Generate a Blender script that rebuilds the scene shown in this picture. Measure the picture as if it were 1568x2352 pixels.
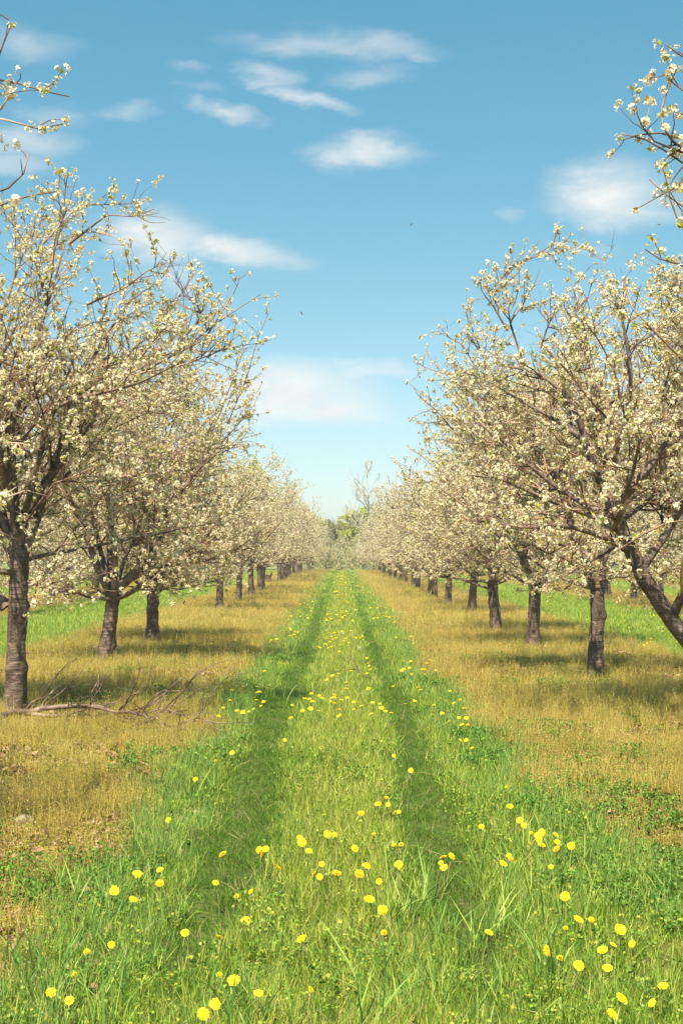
import bpy, math, random
import numpy as np
from mathutils import Vector, Matrix

for o in list(bpy.data.objects):
    bpy.data.objects.remove(o)
SC = bpy.context.scene
COL = SC.collection
R = math.radians

# ------------------------------------------------------------------ camera
EYE = 1.6
PITCH = math.atan(94 / 3267)
cam_d = bpy.data.cameras.new('camera')
cam_d.sensor_fit = 'VERTICAL'
cam_d.sensor_height = 36
cam_d.sensor_width = 24
cam_d.lens = 50
cam_d.clip_start = 0.05
cam_d.clip_end = 5000
cam = bpy.data.objects.new('camera', cam_d)
cam.location = (0, 0, EYE)
cam.rotation_euler = (R(90) + PITCH, 0, 0)
COL.objects.link(cam)
SC.camera = cam


def ray(xd, yd):
    """direction through a point of the 1568 x 2352 view of the photograph, with y component 1"""
    u, v = (xd - 784) / 3267, (1176 - yd) / 3267
    c, s = math.cos(PITCH), math.sin(PITCH)
    y, z = c - v * s, s + v * c
    return u / y, z / y


def at(xd, yd, Y):
    a, b = ray(xd, yd)
    return Vector((a * Y, Y, EYE + b * Y))


def on_ground(xd, yd, h=0.0):
    a, b = ray(xd, yd)
    Y = (h - EYE) / b
    return Vector((a * Y, Y, h))


# ------------------------------------------------------------------ sky, sun, exposure
SUN_EL, SH = 62.0, (0.42, 1.15)          # elevation, horizontal direction in which shadows fall
sun_az = math.atan2(-SH[0], -SH[1])      # direction of the sun, clockwise from +Y
world = bpy.data.worlds.new('World')
SC.world = world
world.use_nodes = True
wt = world.node_tree
wt.nodes.clear()


class NT:
    """small helper for building node trees"""
    def __init__(s, tree):
        s.t = tree

    def n(s, typ, ins=None, **kw):
        nd = s.t.nodes.new(typ)
        for k, v in kw.items():
            setattr(nd, k, v)
        for k, v in (ins or {}).items():
            if isinstance(v, bpy.types.NodeSocket):
                s.t.links.new(v, nd.inputs[k])
            else:
                nd.inputs[k].default_value = v
        return nd

    def math(s, op, a, b=0.0, c=0.0, clamp=False):
        return s.n('ShaderNodeMath', {0: a, 1: b, 2: c}, operation=op, use_clamp=clamp).outputs[0]

    def mixc(s, f, a, b, mode='MIX'):
        nd = s.n('ShaderNodeMix', data_type='RGBA', blend_type=mode)
        for sock, v in ((nd.inputs[0], f), (nd.inputs[6], a), (nd.inputs[7], b)):
            if isinstance(v, bpy.types.NodeSocket):
                s.t.links.new(v, sock)
            else:
                sock.default_value = v if not isinstance(v, tuple) or len(v) == 4 else (*v, 1)
        return nd.outputs[2]

    def ramp(s, f, stops, interp='LINEAR'):
        nd = s.n('ShaderNodeValToRGB', {0: f})
        cr = nd.color_ramp
        cr.interpolation = interp
        while len(cr.elements) < len(stops):
            cr.elements.new(0.5)
        for e, (p, c) in zip(cr.elements, stops):
            e.position = p
            e.color = (*c, 1) if len(c) == 3 else c
        return nd.outputs[0]

    def remap(s, v, a, b, c=0.0, d=1.0, smooth=True):
        nd = s.n('ShaderNodeMapRange', {0: v, 1: a, 2: b, 3: c, 4: d},
                 interpolation_type='SMOOTHSTEP' if smooth else 'LINEAR')
        return nd.outputs[0]

    def noise(s, vec, scale, detail=2.0, rough=0.5, dist=0.0):
        return s.n('ShaderNodeTexNoise', {'Vector': vec, 'Scale': scale, 'Detail': detail,
                                          'Roughness': rough, 'Distortion': dist})


W = NT(wt)
sky = W.n('ShaderNodeTexSky', sky_type='NISHITA', sun_disc=False, sun_elevation=R(SUN_EL),
          sun_rotation=sun_az % (2 * math.pi), altitude=200, air_density=1.0, dust_density=0.6, ozone_density=1.6)
tc = W.n('ShaderNodeTexCoord').outputs['Generated']
sep = W.n('ShaderNodeSeparateXYZ', {0: tc})
# colour of the air by height above the horizon: teal blue overhead, pale at the horizon
SKY_GRADE = [(0.0, (0.84, 0.84, 0.90)), (0.08, (0.75, 0.85, 0.83)), (0.20, (0.62, 0.87, 0.77)), (0.38, (0.47, 0.95, 0.85)), (1.0, (0.6, 1.2, 1.1))]
tint = W.ramp(sep.outputs[2], SKY_GRADE)
skyc = W.mixc(1.0, sky.outputs[0], tint, 'MULTIPLY')
# clouds: soft patches, each at its own bearing and height
ys = W.math('MAXIMUM', sep.outputs[1], 0.02)
u = W.math('DIVIDE', sep.outputs[0], ys)
v = W.math('DIVIDE', sep.outputs[2], ys)
front = W.math('GREATER_THAN', sep.outputs[1], 0.02)
uv = W.n('ShaderNodeCombineXYZ', {0: u, 1: v, 2: 0.0}).outputs[0]
uvs = W.n('ShaderNodeVectorMath', {0: uv, 1: (1.0, 2.2, 1.0)}, operation='MULTIPLY').outputs[0]
n1 = W.noise(uvs, 13.0, 8.0, 0.60)
n2 = W.noise(uvs, 34.0, 7.0, 0.62)
warp = W.n('ShaderNodeVectorMath', {0: n1.outputs['Color'], 1: (0.5, 0.5, 0.5)}, operation='SUBTRACT').outputs[0]
warp = W.n('ShaderNodeVectorMath', {0: warp, 1: (0.075, 0.034, 0.0)}, operation='MULTIPLY').outputs[0]
warp2 = W.n('ShaderNodeVectorMath', {0: n2.outputs['Color'], 1: (0.5, 0.5, 0.5)}, operation='SUBTRACT').outputs[0]
warp2 = W.n('ShaderNodeVectorMath', {0: warp2, 1: (0.022, 0.010, 0.0)}, operation='MULTIPLY').outputs[0]
uvw = W.n('ShaderNodeVectorMath', {0: uv, 1: warp}, operation='ADD').outputs[0]
uvw = W.n('ShaderNodeVectorMath', {0: uvw, 1: warp2}, operation='ADD').outputs[0]
# x, y (view of 1568 x 2352), half width, half height, tilt in degrees, strength
CLOUDS = [(700, 92, 200, 42, -2, .44), (850, 112, 180, 38, -5, .44), (960, 138, 60, 18, -3, .30), (620, 175, 95, 34, -16, .50), (725, 225, 115, 26, -13, .60),
          (520, 262, 90, 28, -8, .58), (440, 245, 50, 20, -6, .40), (300, 268, 70, 26, -3, .30), (828, 350, 160, 42, 1, .76), (900, 342, 70, 26, 0, .6), (1395, 445, 190, 84, -4, .88),
          (1430, 485, 180, 40, 0, .7), (360, 548, 140, 68, -8, .92), (510, 574, 210, 40, -5, .84), (400, 640, 110, 44, -4, .42),
          (640, 890, 260, 76, -3, 1.0), (700, 930, 240, 64, -2, 1.0), (850, 862, 150, 24, 0, .55), (840, 955, 90, 18, 0, .6), (70, 100, 120, 44, -8, .34),
          (40, 325, 130, 42, 0, .55), (20, 372, 120, 34, 0, .45), (130, 270, 120, 34, -8, .28), (850, 172, 110, 28, 0, .30),
          (1340, 565, 110, 18, 0, .22), (455, 155, 50, 18, 0, .20), (1160, 488, 45, 18, 0, .22), (470, 205, 60, 20, 0, .18)]
dens = None
for (cx, cy, hw, hh, ti, amp) in CLOUDS:
    a, b = ray(cx, cy)
    mp = W.n('ShaderNodeMapping', {'Vector': uvw, 'Location': (a, b, 0), 'Rotation': (0, 0, R(ti)),
                                   'Scale': (hw / 3267, hh / 3267, 1)}, vector_type='TEXTURE').outputs[0]
    ln = W.n('ShaderNodeVectorMath', {0: mp}, operation='LENGTH').outputs['Value']
    m = W.remap(ln, 1.2, 0.05, 0.0, amp)
    dens = m if dens is None else W.math('MAXIMUM', dens, m)
tex = W.remap(n2.outputs[0], 0.25, 0.75, 0.74, 1.14)
dens = W.math('MULTIPLY', W.math('MULTIPLY', dens, tex), front, clamp=True)
dens = W.math('MULTIPLY', dens, 0.93)
cloud_shade = W.remap(n1.outputs[0], 0.35, 0.65)
cloudc = W.mixc(cloud_shade, (4.9, 5.0, 5.0, 1), (5.9, 5.7, 5.35, 1))
skyc = W.mixc(dens, skyc, cloudc)
bg = W.n('ShaderNodeBackground', {'Color': skyc, 'Strength': 0.08})
wo = W.n('ShaderNodeOutputWorld', {'Surface': bg.outputs[0]})

sl = bpy.data.lights.new('sun', 'SUN')
sl.energy = 5.0
sl.angle = R(0.5)
sl.color = (1.0, 0.90, 0.70)
sun = bpy.data.objects.new('sun', sl)
h = math.tan(R(SUN_EL)) * math.hypot(*SH)
sun.rotation_euler = Vector((-SH[0], -SH[1], h)).to_track_quat('Z', 'Y').to_euler()
sun.location = (-20, -20, 50)
COL.objects.link(sun)
SC.view_settings.view_transform = 'Standard'
SC.view_settings.look = 'None'
SC.view_settings.gamma = 1
SC.view_settings.exposure = 1.19
SC.cycles.max_bounces = 7
SC.cycles.diffuse_bounces = 4
SC.cycles.transmission_bounces = 4
SC.cycles.caustics_reflective = False
SC.cycles.caustics_refractive = False

# ------------------------------------------------------------------ object helpers


def tag(o, label=None, cat=None, group=None, kind=None):
    if label:
        o['label'] = label
    if cat:
        o['category'] = cat
    if group:
        o['group'] = group
    if kind:
        o['kind'] = kind
    return o


def empty(name, loc=(0, 0, 0), rz=0.0):
    o = bpy.data.objects.new(name, None)
    o.location = loc
    o.rotation_euler = (0, 0, rz)
    o.empty_display_size = 0.2
    COL.objects.link(o)
    return o


def link(name, me, parent=None, loc=None):
    o = bpy.data.objects.new(name, me)
    COL.objects.link(o)
    if parent:
        o.parent = parent
    if loc is not None:
        o.location = loc
    return o


class MB:
    """collects vertex and face arrays; faces of any fixed width per block"""
    def __init__(s):
        s.v, s.f, s.nv = [], [], 0
        s.at = {}

    def add(s, V, F, mat=0, attr=None, smooth=False):
        V = np.asarray(V, np.float32).reshape(-1, 3)
        F = np.asarray(F, np.int64)
        s.v.append(V)
        s.f.append((F + s.nv, mat, smooth))
        s.nv += len(V)
        s.at.setdefault('var', []).append(np.full(len(V), 0.5, np.float32) if attr is None else np.asarray(attr, np.float32))

    def mesh(s, name, mats, var=False):
        me = bpy.data.meshes.new(name)
        V = np.concatenate(s.v)
        me.vertices.add(len(V))
        me.vertices.foreach_set('co', V.ravel())
        lv = np.concatenate([f.ravel() for f, _, _ in s.f]).astype(np.int32)
        tot = np.concatenate([np.full(len(f), f.shape[1], np.int32) for f, _, _ in s.f])
        mi = np.concatenate([np.full(len(f), m, np.int32) for f, m, _ in s.f])
        sm = np.concatenate([np.full(len(f), q, bool) for f, _, q in s.f])
        me.loops.add(len(lv))
        me.loops.foreach_set('vertex_index', lv)
        me.polygons.add(len(tot))
        st = np.zeros(len(tot), np.int32)
        st[1:] = np.cumsum(tot)[:-1]
        me.polygons.foreach_set('loop_start', st)
        me.polygons.foreach_set('material_index', mi)
        me.polygons.foreach_set('use_smooth', sm)
        for m in mats:
            me.materials.append(m)
        if var:
            a = me.attributes.new('var', 'FLOAT', 'POINT')
            a.data.foreach_set('value', np.concatenate(s.at['var']))
        me.update(calc_edges=True)
        return me


def norm(a):
    return a / np.maximum(np.linalg.norm(a, axis=-1, keepdims=True), 1e-9)


def tubes(mb, P, RAD, sides, mat=0, rng=None, smooth=True, cap=True):
    """P (N,K,3) centre lines, RAD (N,K) radii"""
    P = np.asarray(P, float)
    RAD = np.asarray(RAD, float)
    N, K, _ = P.shape
    T = np.empty_like(P)
    T[:, 1:-1] = P[:, 2:] - P[:, :-2]
    T[:, 0] = P[:, 1] - P[:, 0]
    T[:, -1] = P[:, -1] - P[:, -2]
    T = norm(T)
    ref = np.where(np.abs(T[:, :1, 2:3]) > 0.75, np.array([1.0, 0, 0]), np.array([0, 0, 1.0]))
    A = norm(np.cross(T, np.broadcast_to(ref, T.shape)))
    B = np.cross(T, A)
    th = np.arange(sides) * 2 * math.pi / sides
    V = P[:, :, None] + RAD[:, :, None, None] * (A[:, :, None] * np.cos(th)[:, None] + B[:, :, None] * np.sin(th)[:, None])
    idx = np.arange(N * K * sides).reshape(N, K, sides)
    a = idx[:, :-1]
    b = idx[:, 1:]
    F = np.stack([a, b, np.roll(b, -1, 2), np.roll(a, -1, 2)], -1).reshape(-1, 4)[:, ::-1]
    mb.add(V, F, mat, smooth=smooth)
    if cap and sides >= 5:
        mb.f.append((idx[:, -1, :] + (mb.nv - N * K * sides), mat, False))


# ------------------------------------------------------------------ materials
def mat(name):
    m = bpy.data.materials.new(name)
    m.use_nodes = True
    m.node_tree.nodes.clear()
    return m, NT(m.node_tree)


def finish(M, col, rough=0.8, bump=None, transl=0.0, tcol=None, spec=0.25):
    ins = {'Base Color': col, 'Roughness': rough, 'Specular IOR Level': spec}
    if bump is not None:
        ins['Normal'] = bump
    p = M.n('ShaderNodeBsdfPrincipled', ins).outputs[0]
    if transl:
        t = M.n('ShaderNodeBsdfTranslucent', {'Color': tcol if tcol is not None else col}).outputs[0]
        p = M.n('ShaderNodeMixShader', {0: transl, 1: p, 2: t}).outputs[0]
    M.n('ShaderNodeOutputMaterial', {'Surface': p})


def c4(*c):
    return (*c, 1.0)


def bark_material(name, dark, light, moss, band=1.0):
    m, M = mat(name)
    co = M.n('ShaderNodeTexCoord').outputs['Object']
    st = M.n('ShaderNodeMapping', {'Vector': co, 'Scale': (7, 7, 75)}).outputs[0]
    ba = M.noise(st, 1.0, 3.0, 0.6).outputs[0]
    lg = M.noise(co, 6.0, 5.0, 0.6, 0.4).outputs[0]
    fine = M.noise(co, 60.0, 4.0, 0.65).outputs[0]
    c = M.ramp(ba, [(0.30, dark), (0.52, tuple((a + b) / 2 for a, b in zip(dark, light))), (0.70, light)])
    pat = M.remap(lg, 0.46, 0.60)
    rc = M.ramp(fine, [(0.3, tuple(x * 0.55 for x in dark)), (0.7, tuple(x * 0.75 for x in light))])
    c = M.mixc(pat, c, rc)
    lg2 = M.noise(co, 11.0, 4.0, 0.6).outputs[0]
    c = M.mixc(M.remap(lg2, 0.60, 0.72, 0, 0.8), c, c4(*moss))
    hsum = M.math('ADD', M.math('MULTIPLY', ba, 0.6 * band), M.math('MULTIPLY', fine, M.math('ADD', M.math('MULTIPLY', pat, 1.4), 0.25)))
    b = M.n('ShaderNodeBump', {'Height': hsum, 'Strength': 0.9, 'Distance': 0.012}).outputs[0]
    finish(M, c, 0.75, b)
    return m


BARK = bark_material('cherry_bark', (0.045, 0.030, 0.024), (0.29, 0.20, 0.155), (0.17, 0.145, 0.055))
m, M = mat('limb_bark')
co = M.n('ShaderNodeTexCoord').outputs['Object']
lg = M.noise(co, 5.0, 4.0, 0.6).outputs[0]
fi = M.noise(co, 45.0, 3.0, 0.6).outputs[0]
c = M.ramp(M.math('ADD', M.math('MULTIPLY', lg, 0.6), M.math('MULTIPLY', fi, 0.4)),
           [(0.36, (0.045, 0.030, 0.025)), (0.5, (0.15, 0.10, 0.078)), (0.64, (0.38, 0.27, 0.20))])
finish(M, c, 0.6, M.n('ShaderNodeBump', {'Height': fi, 'Strength': 0.6, 'Distance': 0.006}).outputs[0])
LIMB = m
m, M = mat('twig_bark')
co = M.n('ShaderNodeTexCoord').outputs['Object']
lg = M.noise(co, 2.6, 3.0, 0.6).outputs[0]
c = M.ramp(lg, [(0.36, (0.055, 0.030, 0.024)), (0.5, (0.20, 0.105, 0.072)), (0.64, (0.48, 0.32, 0.23))])
finish(M, c, 0.55, spec=0.35)
TWIG = m


def leafy(name, stops, scale=9.0, transl=0.35, usevar=True, rough=0.55, vari=0.5, k=0.86):
    stops = [(p, tuple(v * k for v in c)) for p, c in stops]
    m, M = mat(name)
    co = M.n('ShaderNodeNewGeometry').outputs['Position']
    n = M.noise(co, scale, 2.0, 0.6).outputs[0]
    f = n
    if usevar:
        va = M.n('ShaderNodeAttribute', attribute_name='var').outputs['Fac']
        f = M.math('ADD', M.math('MULTIPLY', n, 1 - vari), M.math('MULTIPLY', va, vari))
    c = M.ramp(f, stops)
    finish(M, c, rough, transl=transl)
    return m


PETAL = leafy('cherry_petal', [(0.10, (0.80, 0.56, 0.28)), (0.24, (0.95, 0.81, 0.50)), (0.50, (0.98, 0.90, 0.67))], 14, 0.34, True, 0.6)
SEPAL = leafy('bud_scale', [(0.3, (0.48, 0.20, 0.05)), (0.7, (0.70, 0.46, 0.12))], 10, 0.3)
LEAF = leafy('young_cherry_leaf', [(0.2, (0.60, 0.30, 0.06)), (0.40, (0.50, 0.48, 0.06)), (0.75, (0.46, 0.60, 0.06))], 8, 0.45)

# ------------------------------------------------------------------ the setting: one ground sheet
LANE0, LANEN, PER = 1.24, 1.70, 6.7


def lane_d(x):
    """distance outside the nearest mown lane (negative inside it)"""
    a = np.abs(x)
    return np.where(a < PER / 2, a - LANE0, np.abs(((a - PER / 2) % PER) - PER / 2) - LANEN)


def vnoise(x, y, s, seed=0):
    """cheap smooth value noise in numpy, 0..1"""
    x = np.asarray(x) * s + seed * 17.3
    y = np.asarray(y) * s + seed * 9.1
    xi, yi = np.floor(x), np.floor(y)
    fx, fy = x - xi, y - yi
    fx, fy = fx * fx * (3 - 2 * fx), fy * fy * (3 - 2 * fy)

    def hsh(a, b):
        v = np.sin(a * 127.1 + b * 311.7 + seed * 74.7) * 43758.5453
        return v - np.floor(v)
    return (hsh(xi, yi) * (1 - fx) + hsh(xi + 1, yi) * fx) * (1 - fy) + (hsh(xi, yi + 1) * (1 - fx) + hsh(xi + 1, yi + 1) * fx) * fy


m, M = mat('orchard_ground')
pos = M.n('ShaderNodeNewGeometry').outputs['Position']
sp = M.n('ShaderNodeSeparateXYZ', {0: pos})
wob = M.noise(pos, 1.3, 4.0, 0.6).outputs[0]
ax = M.math('ABSOLUTE', sp.outputs[0])
d0 = M.math('SUBTRACT', ax, LANE0)
md = M.math('MODULO', M.math('SUBTRACT', ax, PER / 2), PER)
dn = M.math('SUBTRACT', M.math('ABSOLUTE', M.math('SUBTRACT', md, PER / 2)), LANEN)
near = M.math('LESS_THAN', ax, PER / 2)
dd = M.math('ADD', M.math('MULTIPLY', d0, near), M.math('MULTIPLY', dn, M.math('SUBTRACT', 1.0, near)))
dd = M.math('ADD', dd, M.math('MULTIPLY', M.math('SUBTRACT', wob, 0.5), 0.5))
strip = M.remap(dd, -0.12, 0.12)
nA = M.noise(pos, 2.2, 5.0, 0.6).outputs[0]
nB = M.noise(pos, 26.0, 4.0, 0.7).outputs[0]
nC = M.noise(pos, 140.0, 3.0, 0.7).outputs[0]
moss = M.ramp(nB, [(0.25, (0.15, 0.10, 0.03)), (0.5, (0.34, 0.25, 0.05)), (0.75, (0.30, 0.30, 0.06))])
soil = M.ramp(nC, [(0.3, (0.06, 0.035, 0.02)), (0.55, (0.20, 0.125, 0.065)), (0.8, (0.42, 0.28, 0.15))])
sc = M.mixc(M.remap(nA, 0.46, 0.56, 0.2, 0.9), moss, soil)
green = M.ramp(nB, [(0.3, (0.030, 0.045, 0.010)), (0.6, (0.10, 0.13, 0.028)), (0.85, (0.24, 0.20, 0.08))])
gc = M.mixc(strip, green, sc)
field = M.remap(sp.outputs[1], 124, 127)
gc = M.mixc(field, gc, M.ramp(nB, [(0.3, (0.10, 0.15, 0.03)), (0.7, (0.25, 0.25, 0.08))]))
bmp = M.n('ShaderNodeBump', {'Height': M.math('ADD', nB, M.math('MULTIPLY', nC, 0.5)), 'Strength': 0.8, 'Distance': 0.02}).outputs[0]
finish(M, gc, 0.95, bmp, spec=0.1)
GROUND = m
mb = MB()
gx = np.unique(np.concatenate([np.linspace(-14, 14, 113), np.array([-3000, -800, -300, -120, -60, -40, -28, -20, 20, 28, 40, 60, 120, 300, 800, 3000.])]))
gy = np.unique(np.concatenate([np.linspace(-6, 60, 265), np.linspace(60, 140, 41), np.array([-300, -60, -20, 160, 200, 300, 500, 1000, 3000.])]))
X, Y = np.meshgrid(gx, gy)
def ground_z(x, y):
    fade = np.clip((70 - np.abs(y)) / 20, 0, 1) * np.clip((15 - np.abs(x)) / 5, 0, 1)
    z = (vnoise(x, y, 0.9, 1) - 0.5) * 0.05 + (vnoise(x, y, 3.1, 2) - 0.5) * 0.02
    z = z - 0.03 * np.exp(-((np.abs(x) - 0.55) / 0.17) ** 2)
    return z * fade
Z = ground_z(X, Y)
idx = np.arange(X.size).reshape(X.shape)
F = np.stack([idx[:-1, :-1], idx[:-1, 1:], idx[1:, 1:], idx[1:, :-1]], -1).reshape(-1, 4)
mb.add(np.stack([X, Y, Z], -1), F, 0, smooth=True)
tag(link('ground', mb.mesh('ground', [GROUND])), kind='structure')
# pale farm track crossing beyond the last trees
m, M = mat('pale_gravel')
pos = M.n('ShaderNodeNewGeometry').outputs['Position']
finish(M, M.ramp(M.noise(pos, 6, 4, 0.7).outputs[0], [(0.3, (0.35, 0.30, 0.22)), (0.7, (0.62, 0.55, 0.42))]), 0.95)
mb = MB()
xs = np.linspace(-60, 60, 61)
yo = 126.5 + 0.4 * np.sin(xs * 0.15)
V = np.concatenate([np.stack([xs, yo - 1.6, np.full_like(xs, .012)], -1), np.stack([xs, yo + 1.9, np.full_like(xs, .012)], -1)])
i = np.arange(60)
mb.add(V, np.stack([i, i + 1, i + 62, i + 61], -1))
tag(link('dirt_road', mb.mesh('dirt_road', [m])), kind='structure')

# ------------------------------------------------------------------ trees


def grow(rng, P0, D0, L, K, wig, up=0.0, zmin=None):
    N = len(P0)
    P = np.empty((N, K + 1, 3))
    P[:, 0] = P0
    d = norm(D0)
    for k in range(K):
        d = d + rng.normal(0, wig, (N, 3)) + np.array([0, 0, up])
        if zmin is not None:
            low = P[:, k, 2] < zmin
            d[low, 2] = np.abs(d[low, 2]) * 0.4 + 0.05
        d = norm(d)
        P[:, k + 1] = P[:, k] + d * (L / K)[:, None]
    return P


def spawn(rng, P, RAD, L, per_m, t0, t1, amin, amax, env=None, lfun=None, up=0.0, wildness=0.1, floor=0.75):
    """children along parent centre lines: start, direction, length, start radius"""
    N, K1, _ = P.shape
    n = rng.poisson(L * (t1 - t0) * per_m)
    pi = np.repeat(np.arange(N), n)
    if not len(pi):
        pi = np.array([0])
    t = t0 + (t1 - t0) * rng.random(len(pi))
    ft = t * (K1 - 1)
    k = np.minimum(ft.astype(int), K1 - 2)
    fr = (ft - k)[:, None]
    p = P[pi, k] * (1 - fr) + P[pi, k + 1] * fr
    T = norm(P[pi, k + 1] - P[pi, k])
    r = RAD[pi, k] * (1 - fr[:, 0]) + RAD[pi, k + 1] * fr[:, 0]
    a = np.radians(rng.uniform(amin, amax, len(pi)))
    rv = norm(np.cross(T, rng.normal(0, 1, T.shape)))
    d = T * np.cos(a)[:, None] + rv * np.sin(a)[:, None]
    d[:, 2] += up
    d = norm(d)
    ln = lfun(t, L[pi], rng)
    if env is not None:
        c, rr = env
        free = rng.random(len(pi)) < wildness

        def f(q):
            return (((q - c) / rr) ** 2).sum(-1)
        for _ in range(2):
            bad = (f(p + d * ln[:, None]) > 1.05) & ~free
            ln = np.where(bad, ln * 0.6, ln)
        keep = (f(p) < 1.06) | (free & (f(p) < 1.25))
        keep &= (p[:, 2] + d[:, 2] * ln > floor)
        p, d, ln, r = p[keep], d[keep], ln[keep], r[keep]
    return p, d, ln, r


def frames(rng, nrm):
    a = norm(np.cross(nrm, rng.normal(0, 1, nrm.shape)))
    b = np.cross(nrm, a)
    return a, b


def put_flowers(mb, rng, C, Nn, S, full, matp=0, mats=1):
    """C centres, Nn normals, S radii; five petals each when full, else one cupped diamond"""
    n = len(C)
    a, b = frames(rng, Nn)
    var = rng.random(n)
    if full:
        tv = []
        tf = []
        for q in range(5):
            th = q * 2 * math.pi / 5
            w = 0.36
            pts = [(0.10, 0, 0), (0.62, -w, 0.22), (1.0, 0, 0.38), (0.62, w, 0.22)]
            for (r_, s_, z_) in pts:
                tv.append((r_ * math.cos(th) - s_ * math.sin(th), r_ * math.sin(th) + s_ * math.cos(th), z_))
            tf.append([q * 4 + j for j in range(4)])
    else:
        tv = [(-1, 0, 0.3), (0, -0.9, 0.25), (1, 0, 0.3), (0, 0.9, 0.25), (0, 0, -0.15)]
        tf = [[0, 1, 4], [1, 2, 4], [2, 3, 4], [3, 0, 4]]
    tv = np.array(tv)
    tf = np.array(tf)
    V = C[:, None] + S[:, None, None] * (a[:, None] * tv[None, :, :1] + b[:, None] * tv[None, :, 1:2] + Nn[:, None] * tv[None, :, 2:])
    F = (tf[None] + (np.arange(n) * len(tv))[:, None, None]).reshape(-1, tf.shape[1])
    mb.add(V, F, matp, np.repeat(var, len(tv)))
    if full:     # calyx behind the petals, down to the spur
        tv2 = np.array([(0.22, 0, 0.02), (-0.11, 0.19, 0.02), (-0.11, -0.19, 0.02), (0, 0, -0.9)])
        V = C[:, None] + S[:, None, None] * (a[:, None] * tv2[None, :, :1] + b[:, None] * tv2[None, :, 1:2] + Nn[:, None] * tv2[None, :, 2:])
        tf2 = np.array([[0, 1, 3], [1, 2, 3], [2, 0, 3]])
        mb.add(V, (tf2[None] + (np.arange(n) * 4)[:, None, None]).reshape(-1, 3), mats, np.repeat(var, 4))


def put_leaves(mb, rng, C, D, S, mat_i, wide=0.30):
    n = len(C)
    a, b = frames(rng, D)
    tv = np.array([(0, 0, 0), (wide, 0.12, 0.5), (0, 0.0, 1.0), (-wide, 0.12, 0.5), (0, -0.04, 0.5)])
    V = C[:, None] + S[:, None, None] * (a[:, None] * tv[None, :, :1] + b[:, None] * tv[None, :, 1:2] + D[:, None] * tv[None, :, 2:])
    tf = np.array([[0, 1, 4], [1, 2, 4], [2, 3, 4], [3, 0, 4]])
    mb.add(V, (tf[None] + (np.arange(n) * 5)[:, None, None]).reshape(-1, 3), mat_i, np.repeat(rng.random(n), 5))


def curve_pts(pts, K):
    """resample a polyline smoothly to K+1 points"""
    pts = np.array(pts, float)
    s = np.r_[0, np.cumsum(np.linalg.norm(np.diff(pts, axis=0), axis=1))]
    t = np.linspace(0, s[-1], 200)
    q = np.stack([np.interp(t, s, pts[:, i]) for i in range(3)], -1)
    for _ in range(3):
        q[8:-8] = sum(q[8 + o:len(q) - 8 + o] for o in range(-8, 9)) / 17
    return q[np.linspace(0, 199, K + 1).astype(int)], s[-1]


def trunk_mesh(name, rng, path, r0, r1, sides=22, rings=44):
    P, Lt = curve_pts(path, rings)
    t = np.linspace(0, 1, rings + 1)
    zz = t * Lt
    rad = r0 + (r1 - r0) * t + r0 * 0.42 * np.exp(-zz / 0.20) + r0 * 0.12 * np.exp(-((1 - t) * Lt) / 0.15)
    th = np.arange(sides) * 2 * math.pi / sides
    nr = rng.random(3) * 6.28
    lob = 1 + (0.22 * np.exp(-zz / 0.26))[:, None] * np.cos(4 * th + nr[0])[None] + 0.05 * np.cos(3 * th + nr[1] + 2.2 * zz[:, None]) \
        + 0.045 * np.cos(7 * th + nr[2] - 3 * zz[:, None])
    rough = vnoise(np.cos(th)[None] * 3 + 9 + 0 * zz[:, None], zz[:, None] * 9 + np.sin(th)[None] * 3, 1.0, int(nr[0] * 10))
    rough2 = vnoise(np.cos(th)[None] * 9 + 9 + 0 * zz[:, None], zz[:, None] * 26 + np.sin(th)[None] * 9, 1.0, int(nr[1] * 10))
    rr = rad[:, None] * (lob + (rough - 0.5) * 0.26 + (rough2 - 0.5) * 0.12)
    for _k in range(5):
        tk, zk = rng.random() * 6.28, rng.uniform(.15, 1.0) * Lt
        dth = np.angle(np.exp(1j * (th - tk)))
        rr = rr * (1 + rng.uniform(.12, .32) * np.exp(-(dth[None] / .38) ** 2 - ((zz[:, None] - zk) / .05) ** 2))
    V = P[:, None] + rr[..., None] * np.stack([np.cos(th), np.sin(th), 0 * th], -1)[None]
    idx = np.arange((rings + 1) * sides).reshape(rings + 1, sides)
    a, b = idx[:-1], idx[1:]
    F = np.stack([a, np.roll(a, -1, 1), np.roll(b, -1, 1), b], -1).reshape(-1, 4)
    mb = MB()
    mb.add(V, F, 0, smooth=True)
    top = P[-1] + np.array([0, 0, r1 * 0.5])
    mb.add(np.concatenate([V[-1], top[None]]), [[i, (i + 1) % sides, sides] for i in range(sides)], 0, smooth=True)
    return mb.mesh(name, [BARK])


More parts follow.
